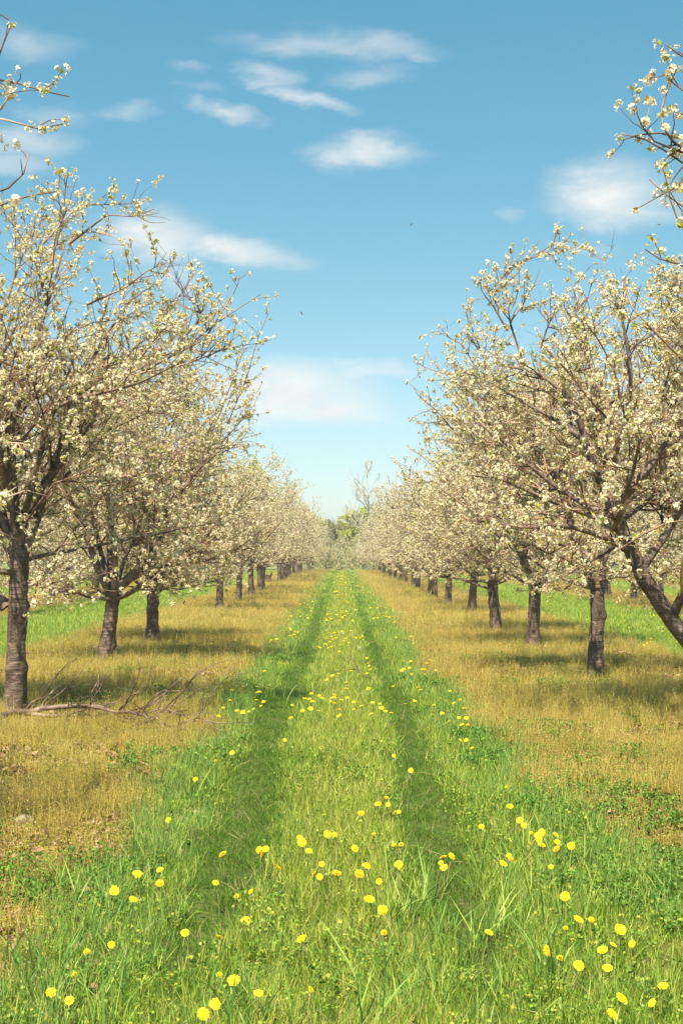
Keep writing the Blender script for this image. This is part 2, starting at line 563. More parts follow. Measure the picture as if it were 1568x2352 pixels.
def cherry(name, seed, lod=0, height=5.3, radius=2.55, trunk=None, r0=0.105, limbs=None, shoots=(), env=None,
           dens=1.0, nl=9, flower=1.0, taper=0.86, floor=0.75):
    """returns meshes: trunk, list of limbs, crown"""
    rng = np.random.default_rng(seed)
    if trunk is None:
        lx, ly = rng.normal(0, 0.05, 2)
        trunk = [(0, 0, -0.08), (lx * .4, ly * .4, 0.4), (lx, ly, 0.8), (lx * 1.4, ly * 1.4, 1.18 + rng.uniform(-.1, .1))]
    tm = trunk_mesh(name + '_trunk', rng, trunk, r0, r0 * taper, 22 if lod == 0 else 12, 44 if lod == 0 else 16)
    top = np.array(trunk[-1], float)
    if env is None:
        env = (np.array([top[0] * .5, top[1] * .5, 0.95 + height * 0.40]), np.array([radius, radius * 0.97, height * 0.60]))
    K0 = 12
    L0, LR = [], []
    if limbs:
        for pts, ra, rb in limbs:
            q, ln = curve_pts(pts, K0)
            L0.append((q, ln))
            LR.append(ra * .9 + (min(rb, .006) - ra * .9) * np.linspace(0, 1, K0 + 1) ** .8)
    az0 = rng.random() * 6.28
    for i in range(nl):
        low = i % 2 == 0
        az = az0 + i * 2 * math.pi / nl * 1.0 + rng.normal(0, .2)
        el = R(rng.uniform(0, 26) if low else rng.uniform(44, 72))
        ln = rng.uniform(2.2, 2.8) * radius / 2.5 if low else rng.uniform(3.0, 4.1) * height / 5.3
        st = top - np.array([0, 0, rng.uniform(0.02, 0.22)])
        d = np.array([[math.cos(az) * math.cos(el), math.sin(az) * math.cos(el), math.sin(el) + (0.0 if low else 0.15)]])
        for _ in range(3):
            if ((((st + d[0] * ln) - env[0]) / env[1]) ** 2).sum() > 1.0:
                ln *= 0.86
        P = grow(rng, st[None], d, np.array([ln]), K0, 0.085, 0.008 if low else 0.035)
        L0.append((P[0], ln))
        ra = (0.030 if low else 0.042) * rng.uniform(.85, 1.2) * r0 / .115
        LR.append(ra * (1 - 0.80 * np.linspace(0, 1, K0 + 1) ** 0.9) * (1 + 0.25 * np.exp(-np.linspace(0, 1, K0 + 1) * 14)))
    lm = []
    for q, rr in zip(L0, LR):
        mb = MB()
        tubes(mb, q[0][None], rr[None], 9 if lod == 0 else 5, 0)
        lm.append(mb.mesh(name + '_limb', [LIMB]))
    P0 = np.stack([q[0] for q in L0])
    R0 = np.stack(LR)
    Ln0 = np.array([q[1] for q in L0])
    mb = MB()
    # secondary branches
    p, d, ln, r = spawn(rng, P0, R0, Ln0, 6.2 * dens, 0.12, 1.0, 28, 70, env, lambda t, L, g: np.clip(L * (0.62 - 0.42 * t), .35, 1.8) * g.uniform(.7, 1.25, len(t)), 0.05, 0.06, floor)
    P1 = grow(rng, p, d, ln, 8, 0.12, 0.012, 1.15)
    # straight young shoots that stick out of the crown, given as centre lines
    if shoots:
        S = np.stack([curve_pts(s, 8)[0] for s in shoots])
        P1 = np.concatenate([P1, S])
        ln = np.r_[ln, [np.linalg.norm(np.diff(s, axis=0), axis=1).sum() for s in S]]
        r = np.r_[r, np.full(len(S), 0.02)]
    ra = np.minimum(r * 0.50, 0.013)
    R1 = ra[:, None] * (1 - 0.80 * np.linspace(0, 1, 9))[None] + 0.0012
    tubes(mb, P1, R1, 6 if lod == 0 else 3, 0)
    # twigs
    p, d, l2, r = spawn(rng, P1, R1, ln, 7.6 * dens, 0.08, 1.0, 25, 75, env, lambda t, L, g: np.clip(L * (0.62 - 0.3 * t), .2, .9) * g.uniform(.6, 1.3, len(t)), 0.10, 0.10, floor)
    if shoots:
        ps, ds, ls, rs = spawn(rng, P1[-len(shoots):], R1[-len(shoots):], ln[-len(shoots):], 6.5, 0.35, 1.0, 30, 80, None, lambda t, L, g: g.uniform(.07, .30, len(t)), 0.10)
        p, d, l2, r = np.concatenate([p, ps]), np.concatenate([d, ds]), np.r_[l2, ls], np.r_[r, rs]
    P2 = grow(rng, p, d, l2, 6, 0.15, 0.035, 0.85)
    R2 = np.minimum(r * 0.6, 0.0055)[:, None] * (1 - 0.72 * np.linspace(0, 1, 7))[None] + 0.001
    tubes(mb, P2, R2, 4 if lod == 0 else 3, 0, smooth=False)
    per3 = 4.3 * dens
    p, d, l3, r = spawn(rng, P2, R2, l2, per3, 0.1, 1.0, 25, 75, env, lambda t, L, g: g.uniform(.07, .34, len(t)), 0.08, 0.12, floor)
    P3 = grow(rng, p, d, l3, 3, 0.16, 0.03, 0.8)
    R3 = np.full((len(P3), 4), 0.0021) * np.array([1.2, 1.0, .85, .6])[None]
    if lod:
        R3 = R3 * 1.5
    tubes(mb, P3, R3, 3, 0, smooth=False)
    # blossom clusters on the wood
    C, D = [], []
    for (P, l, per, a0) in ((P1, ln, 5, .30), (P2, l2, 8.4, .10), (P3, l3, 9, .2)):
        c, dd, _, _ = spawn(rng, P, np.zeros(P.shape[:2]), l, per * flower, a0, 1.0, 45, 100, None, lambda t, L, g: L, 0.05)
        C.append(c)
        D.append(dd)
    C.append(P2[:, -1])
    D.append(norm(P2[:, -1] - P2[:, -2]))
    C = np.concatenate(C)
    D = np.concatenate(D)
    keepc = vnoise(C[:, 0] * 4 + C[:, 2], C[:, 1] * 4 + C[:, 2] * 3, 1.0, seed) > 0.19
    C, D = C[keepc], D[keepc]
    nf = rng.integers(3, 11, len(C)) if lod == 0 else rng.integers(3, 6, len(C))
    ci = np.repeat(np.arange(len(C)), nf)
    off = norm(D[ci] * 0.55 + rng.normal(0, 0.75, (len(ci), 3)))
    fc = C[ci] + D[ci] * 0.012 + off * rng.uniform(0.014, 0.034, len(ci))[:, None]
    if lod == 0:
        put_flowers(mb, rng, fc, off, rng.uniform(0.0105, 0.0168, len(ci)), True, 1, 2)
    else:
        put_flowers(mb, rng, fc, off, rng.uniform(0.013, 0.021, len(ci)), False, 1, 2)
    nlf = rng.integers(0, 5, len(C)) if lod == 0 else rng.integers(0, 4, len(C))
    li = np.repeat(np.arange(len(C)), nlf)
    ld = norm(D[li] + rng.normal(0, 0.55, (len(li), 3)) + np.array([0, 0, .25]))
    put_leaves(mb, rng, C[li], ld, rng.uniform(0.020, 0.046, len(li)), 3)
    # browned bud scales at the foot of each cluster
    bi = np.arange(0, len(C), 1 if lod else 2)
    put_leaves(mb, rng, C[bi], norm(D[bi] + rng.normal(0, .5, (len(bi), 3))), rng.uniform(.016, .03, len(bi)), 2)
    cm = mb.mesh(name + '_crown', [TWIG, PETAL, SEPAL, LEAF], var=True)
    print('CHERRY', name, len(cm.polygons), len(C))
    return tm, lm, cm


def place_tree(meshes, x, y, rz, scale, label, group, name='cherry_tree'):
    tm, lm, cm = meshes
    e = empty(name, (x, y, 0), rz)
    e.scale = scale if isinstance(scale, tuple) else (scale,) * 3
    tag(e, label, 'tree', group)
    link('trunk', tm, e)
    for l in lm:
        link('limb', l, e)
    link('crown', cm, e)
    return e


def L(Y, X0, pts):
    """display points at depth offset -> local coordinates of a tree rooted at (X0, Y)"""
    out = []
    for p in pts:
        dy = p[2] if len(p) > 2 else 0.0
        w = at(p[0], p[1], Y + dy)
        out.append((w.x - X0, dy, w.z))
    return out


ORD = ['first', 'second', 'third', 'fourth', 'fifth', 'sixth', 'seventh', 'eighth', 'ninth', 'tenth', 'eleventh', 'twelfth', 'thirteenth',
       'fourteenth', 'fifteenth', 'sixteenth', 'seventeenth', 'eighteenth', 'nineteenth', 'twentieth', 'twenty-first', 'twenty-second', 'twenty-third', 'twenty-fourth']
GL, GR = 'cherry trees in the row left of the grass lane', 'cherry trees in the row right of the grass lane'

# --- near tree beyond the left edge of the picture: only its twigs reach in
YN, XN = 7.7, -3.85
sh = [L(YN, XN, [(-260, 330), (-80, 175), (30, 186), (100, 210), (160, 222)]),
      L(YN, XN, [(-260, 420), (-120, 250), (0, 268), (60, 292), (110, 300), (145, 285)]),
      L(YN, XN, [(-200, 420), (-60, 300), (8, 250), (22, 215)]),
      L(YN, XN, [(-220, 300), (-60, 200), (0, 130), (15, 85), (22, 35)]),
      L(YN, XN, [(-260, 560), (-100, 470), (0, 440), (40, 425), (62, 390), (67, 350)]),
      L(YN, XN, [(-260, 600), (-100, 520), (0, 470), (60, 450), (130, 440)]),
      L(YN, XN, [(-260, 1000), (-100, 1040), (30, 1010), (95, 1035)]),
      L(YN, XN, [(-260, 1200), (-100, 1190), (10, 1225), (40, 1240)]),
      L(YN, XN, [(-260, 1300), (-60, 1180), (60, 1120), (110, 1140)])]
tL0 = cherry('near_left', 11, 0, 5.0, 2.1, r0=0.11, shoots=sh,
             env=(np.array([-0.1, 0, 2.7]), np.array([1.9, 2.1, 2.4])), dens=1.15)
place_tree(tL0, XN, YN, 0, 1.0, 'cherry tree beyond the left edge whose twig ends reach into the sky at top left', GL)
# --- and beyond the right edge
YN, XN = 7.6, 3.85
sh = [L(YN, XN, [(1800, 480), (1660, 420), (1568, 376), (1530, 350), (1500, 325), (1475, 318), (1430, 308)]),
      L(YN, XN, [(1760, 440), (1640, 380), (1560, 345), (1510, 335), (1470, 290), (1456, 245)]),
      L(YN, XN, [(1760, 420), (1640, 330), (1560, 318), (1500, 300), (1440, 318), (1425, 322)]),
      L(YN, XN, [(1700, 420), (1540, 325), (1515, 290), (1520, 230), (1545, 180), (1552, 160)]),
      L(YN, XN, [(1760, 300), (1640, 170), (1568, 130), (1540, 115), (1525, 100)]),
      L(YN, XN, [(1760, 340), (1640, 240), (1568, 212), (1545, 190), (1522, 168)]),
      L(YN, XN, [(1800, 700), (1640, 600), (1560, 515), (1537, 470), (1532, 403)]),
      L(YN, XN, [(1800, 600), (1640, 520), (1560, 470), (1520, 440), (1490, 412)]),
      L(YN, XN, [(1800, 700), (1640, 640), (1540, 600), (1490, 590), (1480, 572)]),
      L(YN, XN, [(1800, 1000), (1640, 900), (1540, 800), (1480, 740), (1440, 700), (1430, 645)]),
      L(YN, XN, [(1800, 1200), (1640, 1190), (1520, 1200), (1440, 1250), (1390, 1280)])]
tR0 = cherry('near_right', 12, 0, 5.0, 2.1, r0=0.11, shoots=sh,
             env=(np.array([0.1, 0, 2.7]), np.array([1.9, 2.1, 2.4])), dens=1.15)
place_tree(tR0, XN, YN, 0, 1.0, 'cherry tree beyond the right edge whose twig ends reach into the sky at top right', GR)

# --- first full tree on the left, trunk at the left edge
Y1 = 14.0
X1 = at(35, 1640, Y1).x
lim = [(L(Y1, X1, [(38, 1300), (45, 1200, .1), (95, 1120, .2), (190, 1000, .2), (225, 930, .3), (330, 850, .3), (470, 780, .3)]), .075, .018),
       (L(Y1, X1, [(15, 1395), (-15, 1360), (-70, 1290), (-160, 1150), (-240, 1000)]), .075, .02),
       (L(Y1, X1, [(38, 1290), (35, 1150), (20, 1000, -.2), (60, 850, -.3), (110, 700, -.4), (150, 560, -.4)]), .07, .014),
       (L(Y1, X1, [(40, 1250), (120, 930, -.5), (220, 905, -.8), (330, 880, -1.), (430, 820, -1.1)]), .045, .014),
       (L(Y1, X1, [(30, 1270), (-40, 1000, .5), (-20, 800, .9), (40, 620, 1.0), (90, 480, 1.)]), .055, .012)]
sh = [L(Y1, X1, [(160, 560, -.3), (250, 490, -.3), (300, 500, -.3), (355, 480, -.3)]),
      L(Y1, X1, [(200, 700, 0), (290, 660, 0), (340, 620, 0), (385, 603, 0)]),
      L(Y1, X1, [(400, 820, .3), (500, 740, .3), (560, 700, .3), (600, 675, .3)]),
      L(Y1, X1, [(470, 780, .3), (520, 700, .3), (545, 660, .3), (550, 632, .3)]),
      L(Y1, X1, [(400, 800, .2), (470, 720, .2), (430, 680, .2), (402, 645, .2)]),
      L(Y1, X1, [(120, 600, -.3), (145, 500, -.3), (150, 440, -.3), (158, 385, -.3)]),
      L(Y1, X1, [(60, 1200, -.8), (130, 1100, -1.2), (260, 1090, -1.4), (360, 1100, -1.4)]),
      L(Y1, X1, [(60, 1250, -.8), (100, 1330, -1.2), (150, 1370, -1.3), (220, 1350, -1.3)]),
      L(Y1, X1, [(300, 860, .2), (420, 840, .2), (520, 800, .2), (580, 790, .2)]),
      L(Y1, X1, [(100, 560, 0), (180, 470, 0), (245, 470, 0), (330, 465, 0)])]
tL1 = cherry('left_one', 21, 0, 5.4, 2.6, trunk=[(0, 0, -.08), (.0, 0, .5), (.02, 0, 1.0), (.03, 0, 1.62)], r0=0.098, limbs=lim, shoots=sh,
             env=(np.array([-0.25, 0, 2.95]), np.array([2.55, 2.4, 2.4])), dens=.95, nl=6, flower=.92)
place_tree(tL1, X1, Y1, 0, 1.0, 'blossoming cherry tree with straight banded trunk at the left edge, behind the fallen branch', GL)

# --- second on the left, low fork with a sunlit limb rising right
Y2 = 20.9
X2 = at(243, 1520, Y2).x
lim = [(L(Y2, X2, [(262, 1358), (290, 1335), (330, 1300), (345, 1235), (400, 1150), (470, 1060), (560, 960)]), .09, .02),
       (L(Y2, X2, [(250, 1355), (225, 1310), (205, 1240), (160, 1150), (140, 1050), (130, 900)]), .08, .018),
       (L(Y2, X2, [(270, 1345), (320, 1320), (420, 1290), (520, 1280, -.3), (610, 1210, -.4)]), .05, .014),
       (L(Y2, X2, [(255, 1340), (250, 1200, .6), (290, 1050, .8), (330, 900, .8), (380, 780, .8)]), .065, .014)]
sh = [L(Y2, X2, [(520, 980), (570, 860), (590, 780), (620, 712)]),
      L(Y2, X2, [(500, 960), (540, 860), (560, 800), (590, 795)])]
tL2 = cherry('left_two', 31, 0, 5.5, 2.7, trunk=[(0, 0, -.08), (.03, 0, .3), (.09, 0, .75), (.12, 0, 1.06)], r0=0.108, limbs=lim, shoots=sh, nl=7,
             env=(np.array([0.0, 0, 3.0]), np.array([2.65, 2.5, 2.65])))
place_tree(tL2, X2, Y2, 0, 1.0, 'blossoming cherry tree with split flaring trunk and low fork, second trunk from the left edge', GL)

# --- leaning tree at the right edge
Y3 = 13.8
X3 = 3.78
path = L(Y3, X3, [(1568, 1462), (1525, 1400), (1490, 1350), (1455, 1280), (1430, 1225), (1405, 1170)])
tr = [(0.02, 0, -.08), (-.08, 0, .22), (-.25, 0, .5)] + path
lim = [(L(Y3, X3, [(1407, 1172), (1385, 1120), (1350, 1040), (1330, 960), (1285, 890), (1220, 850), (1150, 840)]), .062, .018),
       (L(Y3, X3, [(1420, 1205), (1300, 1165, -.1), (1240, 1140, -.1), (1150, 1100, -.2), (1070, 1090, -.3)]), .04, .012),
       (L(Y3, X3, [(1340, 1010), (1270, 960, .2), (1210, 930, .3), (1130, 880, .4)]), .04, .012),
       (L(Y3, X3, [(1470, 1310), (1560, 1180, .3), (1620, 1000, .4), (1600, 800, .4), (1560, 640, .4)]), .055, .015),
       (L(Y3, X3, [(1450, 1270), (1380, 1230, -.3), (1290, 1205, -.5), (1220, 1215, -.7), (1130, 1200, -.8)]), .045, .013),
       (L(Y3, X3, [(1385, 1110), (1440, 960, -.4), (1450, 860, -.5), (1430, 740, -.5), (1400, 640, -.5)]), .05, .012),
       (L(Y3, X3, [(1540, 1420), (1600, 1300, -.3), (1720, 1150, -.5), (1800, 1000, -.5)]), .06, .02)]
sh = [L(Y3, X3, [(1200, 830), (1170, 740), (1160, 660), (1158, 600), (1160, 578)]),
      L(Y3, X3, [(1150, 640), (1180, 605), (1230, 590), (1260, 575), (1298, 565)]),
      L(Y3, X3, [(1165, 760), (1130, 700), (1105, 670), (1100, 632)]),
      L(Y3, X3, [(1240, 800), (1260, 740), (1290, 700), (1320, 650)]),
      L(Y3, X3, [(1170, 740), (1200, 700), (1220, 660), (1240, 650)])]
tR1 = cherry('right_lean', 41, 0, 5.4, 2.5, trunk=tr, r0=0.112, taper=.58, limbs=lim, shoots=sh, nl=5,
             env=(np.array([-0.75, 0, 2.85]), np.array([2.15, 2.2, 2.15])), dens=1.1)
place_tree(tR1, X3, Y3, 0, 1.0, 'leaning blossoming cherry tree whose thick limb slants in from the right edge', GR)

# --- first upright tree on the right
Y4 = 18.4
X4 = at(1368, 1555, Y4).x
lim = [(L(Y4, X4, [(1372, 1310), (1345, 1290), (1320, 1230), (1290, 1130, .2), (1240, 1030, .2), (1180, 930, .2), (1100, 850, .2)]), .08, .016),
       (L(Y4, X4, [(1378, 1305), (1390, 1220), (1375, 1080, .4), (1340, 900, .5), (1300, 760, .5)]), .075, .014),
       (L(Y4, X4, [(1365, 1310), (1280, 1240, -.4), (1180, 1230, -.6), (1090, 1180, -.7), (1010, 1120, -.7)]), .05, .014)]
sh = [L(Y4, X4, [(1080, 880), (1030, 860), (990, 850), (950, 830)]),
      L(Y4, X4, [(1090, 840), (1060, 790), (1020, 770), (1005, 760)]),
      L(Y4, X4, [(1050, 1000), (1000, 940), (960, 910), (940, 870)]),
      L(Y4, X4, [(1120, 850), (1090, 770), (1070, 720), (1075, 700)])]
tR2 = cherry('right_two', 52, 0, 5.5, 2.65, trunk=[(0, 0, -.08), (.0, 0, .4), (.02, 0, .9), (.02, 0, 1.34)], r0=0.098, limbs=lim, shoots=sh, nl=7,
             env=(np.array([0.0, 0, 2.95]), np.array([2.5, 2.5, 2.6])))
place_tree(tR2, X4, Y4, 0, 1.0, 'blossoming cherry tree with upright dark trunk, nearest whole trunk right of the lane', GR)

# --- the rest of the two rows: shared trees, turned and scaled
mid = [cherry('mid_tree', 60 + i, 0, 5.3, 2.5, nl=9, floor=1.1) for i in range(2)]
far = [cherry('far_tree', 70 + i, 1, 5.2, 2.5, nl=8, dens=0.95, floor=1.22) for i in range(4)]
rg = random.Random(5)
left_row = [(350, 1475), (503, 1403)]
right_row = [(1223, 1487), (1138, 1453), (1082, 1408), (1028, 1392)]
LR_ = [on_ground(*p) for p in left_row] + [Vector((-3.35 + rg.uniform(-.15, .15), y + rg.uniform(-.6, .6), 0)) for y in
                                          (45.5, 51, 57, 62.5, 74, 79.5, 85, 90.5, 96, 101.5, 107, 112.5, 118, 122.5)]
RR_ = [on_ground(*p) for p in right_row] + [Vector((3.3 + rg.uniform(-.15, .15), y + rg.uniform(-.6, .6), 0)) for y in
                                           (49.5, 55, 60, 65.5, 71, 76.5, 82, 87.5, 93, 98.5, 104, 109.5, 115, 120)]
for side, row in (('left', LR_), ('right', RR_)):
    for i, p in enumerate(row):
        src = mid[(i + (side == 'right')) % 2] if p.y < 34 else far[(i * 3 + (side == 'right')) % 4]
        n = ORD[i + 2 if side == 'left' else i + 1]
        e = place_tree(src, p.x, p.y, rg.uniform(0, 6.28), ((.94 if p.y > 48 and side == 'right' else 1.0) + rg.uniform(-.07, .07), 1.0 + rg.uniform(-.07, .07), (.98 if p.y < 48 else .88 if side == 'right' else 1.02) + rg.uniform(-.07, .07)),
                       f'blossoming cherry tree, {n} trunk along the row {side} of the lane', GL if side == 'left' else GR)
# --- the rows beyond on both sides
for side, sx in (('left', -1), ('right', 1)):
    for k, (rowx, y0, y1) in enumerate(((9.9, 35.5, 124), (16.6, 62, 124), (23.3, 90, 124))):
        y = y0
        i = 0
        while y < y1:
            if not (i in (5, 11) and k == 0):
                place_tree(far[(i * 5 + k) % 4], sx * (rowx - (0.5 if k == 0 and i < 3 else 0)) + rg.uniform(-.2, .2), y + rg.uniform(-.5, .5), rg.uniform(0, 6.28),
                           (1.0 + rg.uniform(-.07, .07), 1.0 + rg.uniform(-.07, .07), 1.0 + rg.uniform(-.08, .06)),
                           f'distant blossoming cherry tree, {ORD[i]} along the {ORD[k + 1]} row {side} of the lane',
                           f'cherry trees in the {ORD[k + 1]} row {side} of the lane')
            y += 5.6
            i += 1

# ------------------------------------------------------------------ background trees beyond the orchard


def bg_material(name, stops):
    return leafy(name, stops, 1.6, 0.35, True)


GRN = bg_material('spring_foliage', [(0.25, (0.38, 0.40, 0.08)), (0.5, (0.56, 0.60, 0.12)), (0.8, (0.72, 0.72, 0.22))])
DGR = bg_material('dark_foliage', [(0.25, (0.10, 0.19, 0.02)), (0.5, (0.18, 0.29, 0.03)), (0.8, (0.32, 0.42, 0.06))])
TAN = bg_material('budding_foliage', [(0.25, (0.26, 0.22, 0.10)), (0.5, (0.34, 0.33, 0.12)), (0.8, (0.50, 0.46, 0.24))])
m, M = mat('grey_twigs')
finish(M, M.ramp(M.noise(M.n('ShaderNodeTexCoord').outputs['Object'], 3, 3, .6).outputs[0], [(0.3, (0.34, 0.29, 0.23)), (0.7, (0.62, 0.56, 0.47))]), 0.8)
GREY = m


def bg_tree(seed, h, rad, leafmat, lpm, leaf=0.11, bare=False, trunkh=0.3, trunks=1):
    rng = np.random.default_rng(seed)
    mt = MB()
    path = [(0, 0, -.1), (rng.normal(0, .1), 0, h * .35), (rng.normal(0, .25), rng.normal(0, .2), h * .95)]
    q, ln = curve_pts(path, 14)
    rr = np.linspace(h * .018, h * .003, 15)
    tubes(mt, q[None], rr[None], 8)
    tm = mt.mesh('bg_trunk', [GREY])
    mb = MB()
    env = None if bare else (np.array([0, 0, h * (trunkh + 1) / 2]), np.array([rad, rad, h * (1 - trunkh) * .56]))
    p, d, l1, r = spawn(rng, q[None], rr[None], np.array([ln]), 26 / h * 1.0, trunkh, 1.0, 28, 62, None, lambda t, L, g: rad * (1.35 - 0.9 * t) * g.uniform(.6, 1.15, len(t)), 0.25)
    P1 = grow(rng, p, d, l1, 8, .10, .05)
    R1 = np.minimum(r * .6, h * .007)[:, None] * (1 - .8 * np.linspace(0, 1, 9)) + .004
    tubes(mb, P1, R1, 4)
    p, d, l2, r = spawn(rng, P1, R1, l1, 4.0, .12, 1, 25, 60, env, lambda t, L, g: np.clip(L * (.6 - .3 * t), .3, 2) * g.uniform(.6, 1.2, len(t)), .15)
    P2 = grow(rng, p, d, l2, 5, .12, .04)
    R2 = np.minimum(r * .6, .02)[:, None] * (1 - .7 * np.linspace(0, 1, 6)) + (.012 if bare else .003)
    tubes(mb, P2, R2, 3)
    p, d, l3, r = spawn(rng, P2, R2, l2, 3.5, .2, 1, 25, 60, env, lambda t, L, g: g.uniform(.2, .6, len(t)), .12)
    P3 = grow(rng, p, d, l3, 3, .12, .03)
    tubes(mb, P3, np.full((len(P3), 4), .008 if bare else .005), 3)
    if lpm:
        for P, l in ((P2, l2), (P3, l3)):
            c, dd, _, _ = spawn(rng, P, np.zeros(P.shape[:2]), l, lpm, .2, 1.0, 20, 120, None, lambda t, L, g: L)
            c = c + rng.normal(0, .09, c.shape)
            put_leaves(mb, rng, c, norm(dd + rng.normal(0, .5, dd.shape)), rng.uniform(leaf * .6, leaf * 1.3, len(c)), 1, 0.42)
    return tm, [], mb.mesh('bg_crown', [GREY, leafmat], var=True)


gt = [bg_tree(201, 7.2, 2.8, GRN, 34, .17, trunkh=.06), bg_tree(202, 6.6, 3.4, GRN, 50, .17, trunkh=.05), bg_tree(203, 6.0, 2.8, TAN, 20, .13, trunkh=.06)]
bt = [bg_tree(211, 9.5, 3.4, GREY, 0, trunkh=.25, bare=True), bg_tree(212, 9.0, 1.8, GREY, 0, trunkh=.3, bare=True)]
specs = [(-1.1, 149, 2, .80, 'pale budding round tree at the far end, left of the green one on the axis', 'g'),
         (0.9, 150, 1, .86, 'round bright green tree closing the far end of the lane, just right of centre', 'g'),
         (-2.6, 153, 0, .70, 'light green tree at the far end of the lane, left of the rounder green tree', 'g'),
         (3.4, 156, 0, .90, 'yellow green tree at the far end, just right of the rounder green tree', 'g'),
         (-5.4, 152, 2, 1.0, 'pale budding tree at the far end of the lane, at the left row', 'g'),
         (-8.6, 136, 0, 1.36, 'tall fresh green tree showing above the blossom of the left row', 'g'),
         (7.9, 138, 0, 1.12, 'fresh green tree showing through the blossom of the right row', 'g'),
         (2.6, 134, 0, 1.0, 'bare grey tree with fine spreading twigs standing above the end of the right row', 'b'),
         (3.9, 136, 1, 1.0, 'thin bare pale trunk standing right of the spreading bare tree', 'b'),
         (6.2, 134, 0, .88, 'low bare tree half hidden in the tops of the right row', 'b')]
for (x, y, k, s, lab, kd) in specs:
    place_tree((gt if kd == 'g' else bt)[k], x, y, x * 1.7, s, lab, 'trees beyond the orchard', 'broadleaf_tree' if kd == 'g' else 'bare_tree')
for i, x in enumerate((-34, -28, -22, -16, -12, 11, 16, 22, 28, 34)):
    side = 'left' if x < 0 else 'right'
    j = (4 - i) if x < 0 else i - 5
    place_tree(gt[i % 3], x, 142 + (i * 37 % 9), i * 1.3, 0.9 + (i * 13 % 5) * .05,
               f'green tree of the far belt behind the orchard, {ORD[j]} from the lane on the {side}', 'trees of the far belt', 'broadleaf_tree')
# scrub at the end of the lane
SCR = leafy('scrub_leaf', [(0.2, (0.36, 0.25, 0.10)), (0.45, (0.46, 0.46, 0.12)), (0.7, (0.85, 0.76, 0.50))], 3, .3)


def shrub(seed, h, rad):
    rng = np.random.default_rng(seed)
    mb = MB()
    n = 26
    az = rng.random(n) * 6.28
    el = R(1) * rng.uniform(12, 88, n)
    d = np.stack([np.cos(az) * np.cos(el), np.sin(az) * np.cos(el), np.sin(el)], -1)
    l0 = h * rng.uniform(.6, 1.05, n)
    P0 = grow(rng, rng.normal(0, .12, (n, 3)) * [1, 1, 0], d, l0, 6, .10, .02)
    R0 = np.linspace(.02, .006, 7)[None].repeat(n, 0)
    tubes(mb, P0, R0, 4)
    st = mb.mesh('shrub_stem', [GREY])
    mb = MB()
    p, d, l1, r = spawn(rng, P0, R0, l0, 7, .15, 1, 20, 60, None, lambda t, L, g: g.uniform(.25, .8, len(t)) * rad, .05)
    P1 = grow(rng, p, d, l1, 4, .15, .03)
    tubes(mb, P1, np.full((len(P1), 5), .006), 3)
    c, dd, _, _ = spawn(rng, P1, np.zeros(P1.shape[:2]), l1, 26, .1, 1, 20, 120, None, lambda t, L, g: L)
    c = c + rng.normal(0, .05, c.shape)
    put_leaves(mb, rng, c, norm(dd + rng.normal(0, .5, dd.shape)), rng.uniform(.05, .11, len(c)), 1, .4)
    return st, mb.mesh('shrub_foliage', [GREY, SCR], var=True)


shr = [shrub(301, 2.9, 1.0), shrub(302, 2.4, 1.0)]
for i, (x, y, s, lab) in enumerate([(-3.0, 131.5, 1.1, 'pale leafy shrub at the far end, left end of the scrub line'), (-1.5, 130.5, .95, 'greenish shrub left of the lane end'),
                                    (-.2, 131, 1.15, 'taller twiggy shrub at the middle of the lane end'), (.9, 129.6, .85, 'low brown shrub just right of the lane end'),
                                    (2.1, 130.6, 1.1, 'pale shrub at the right of the lane end'), (3.6, 131.6, 1.2, 'leafy shrub at the foot of the bare trees'),
                                    (-5, 132, 1.2, 'shrub behind the last trunks of the left row'), (5.6, 132, 1.1, 'shrub behind the last trunks of the right row')]):
    e = empty('shrub', (x, y, 0), i * 1.1)
    e.scale = (s, s, s)
    tag(e, lab, 'shrub', 'scrub at the far end of the lane')
    link('stem', shr[i % 2][0], e)
    link('foliage', shr[i % 2][1], e)

# ------------------------------------------------------------------ ground cover (stuff): scattered clumps


def blade_clump(seed, n, rad, h0, h1, w, lean=0.35, droop=0.5, up=0.0):
    rng = np.random.default_rng(seed)
    mb = MB()
    a = rng.random(n) * 6.28
    r = rad * np.sqrt(rng.random(n))
    B = np.stack([r * np.cos(a), r * np.sin(a), np.full(n, -0.01)], -1)
    hh = rng.uniform(h0, h1, n)
    la = rng.random(n) * 6.28
    ld = np.stack([np.cos(la), np.sin(la), 0 * la], -1)
    le = np.abs(rng.normal(0, lean, n))
    fa = rng.random(n) * 6.28
    side = np.stack([np.cos(fa), np.sin(fa), 0 * fa], -1)
    ww = w * rng.uniform(.6, 1.2, n)
    T = np.array([0, .38, .72, 1.0])
    Wd = np.array([.8, 1.0, .7, 0.0])
    V = []
    for t, wd in zip(T, Wd):
        c = B + ld * (hh * (le * t + droop * rng.uniform(.6, 1, n) * le * t * t))[:, None] + np.array([0, 0, 1.]) * (hh * t * (1 - 0.35 * np.minimum(le, 1) * t))[:, None]
        if wd > 0:
            V.append(c - side * (ww * wd / 2)[:, None])
            V.append(c + side * (ww * wd / 2)[:, None])
        else:
            V.append(c)
    V = np.stack(V, 1)
    b = np.arange(n)[:, None] * 7
    Q = np.concatenate([b + np.array([0, 1, 3, 2]), b + np.array([2, 3, 5, 4])])
    va = np.repeat(rng.random(n), 7)
    mb.add(V, Q, 0, va, True)
    mb.f.append((b + np.array([4, 5, 6]), 0, True))
    return mb


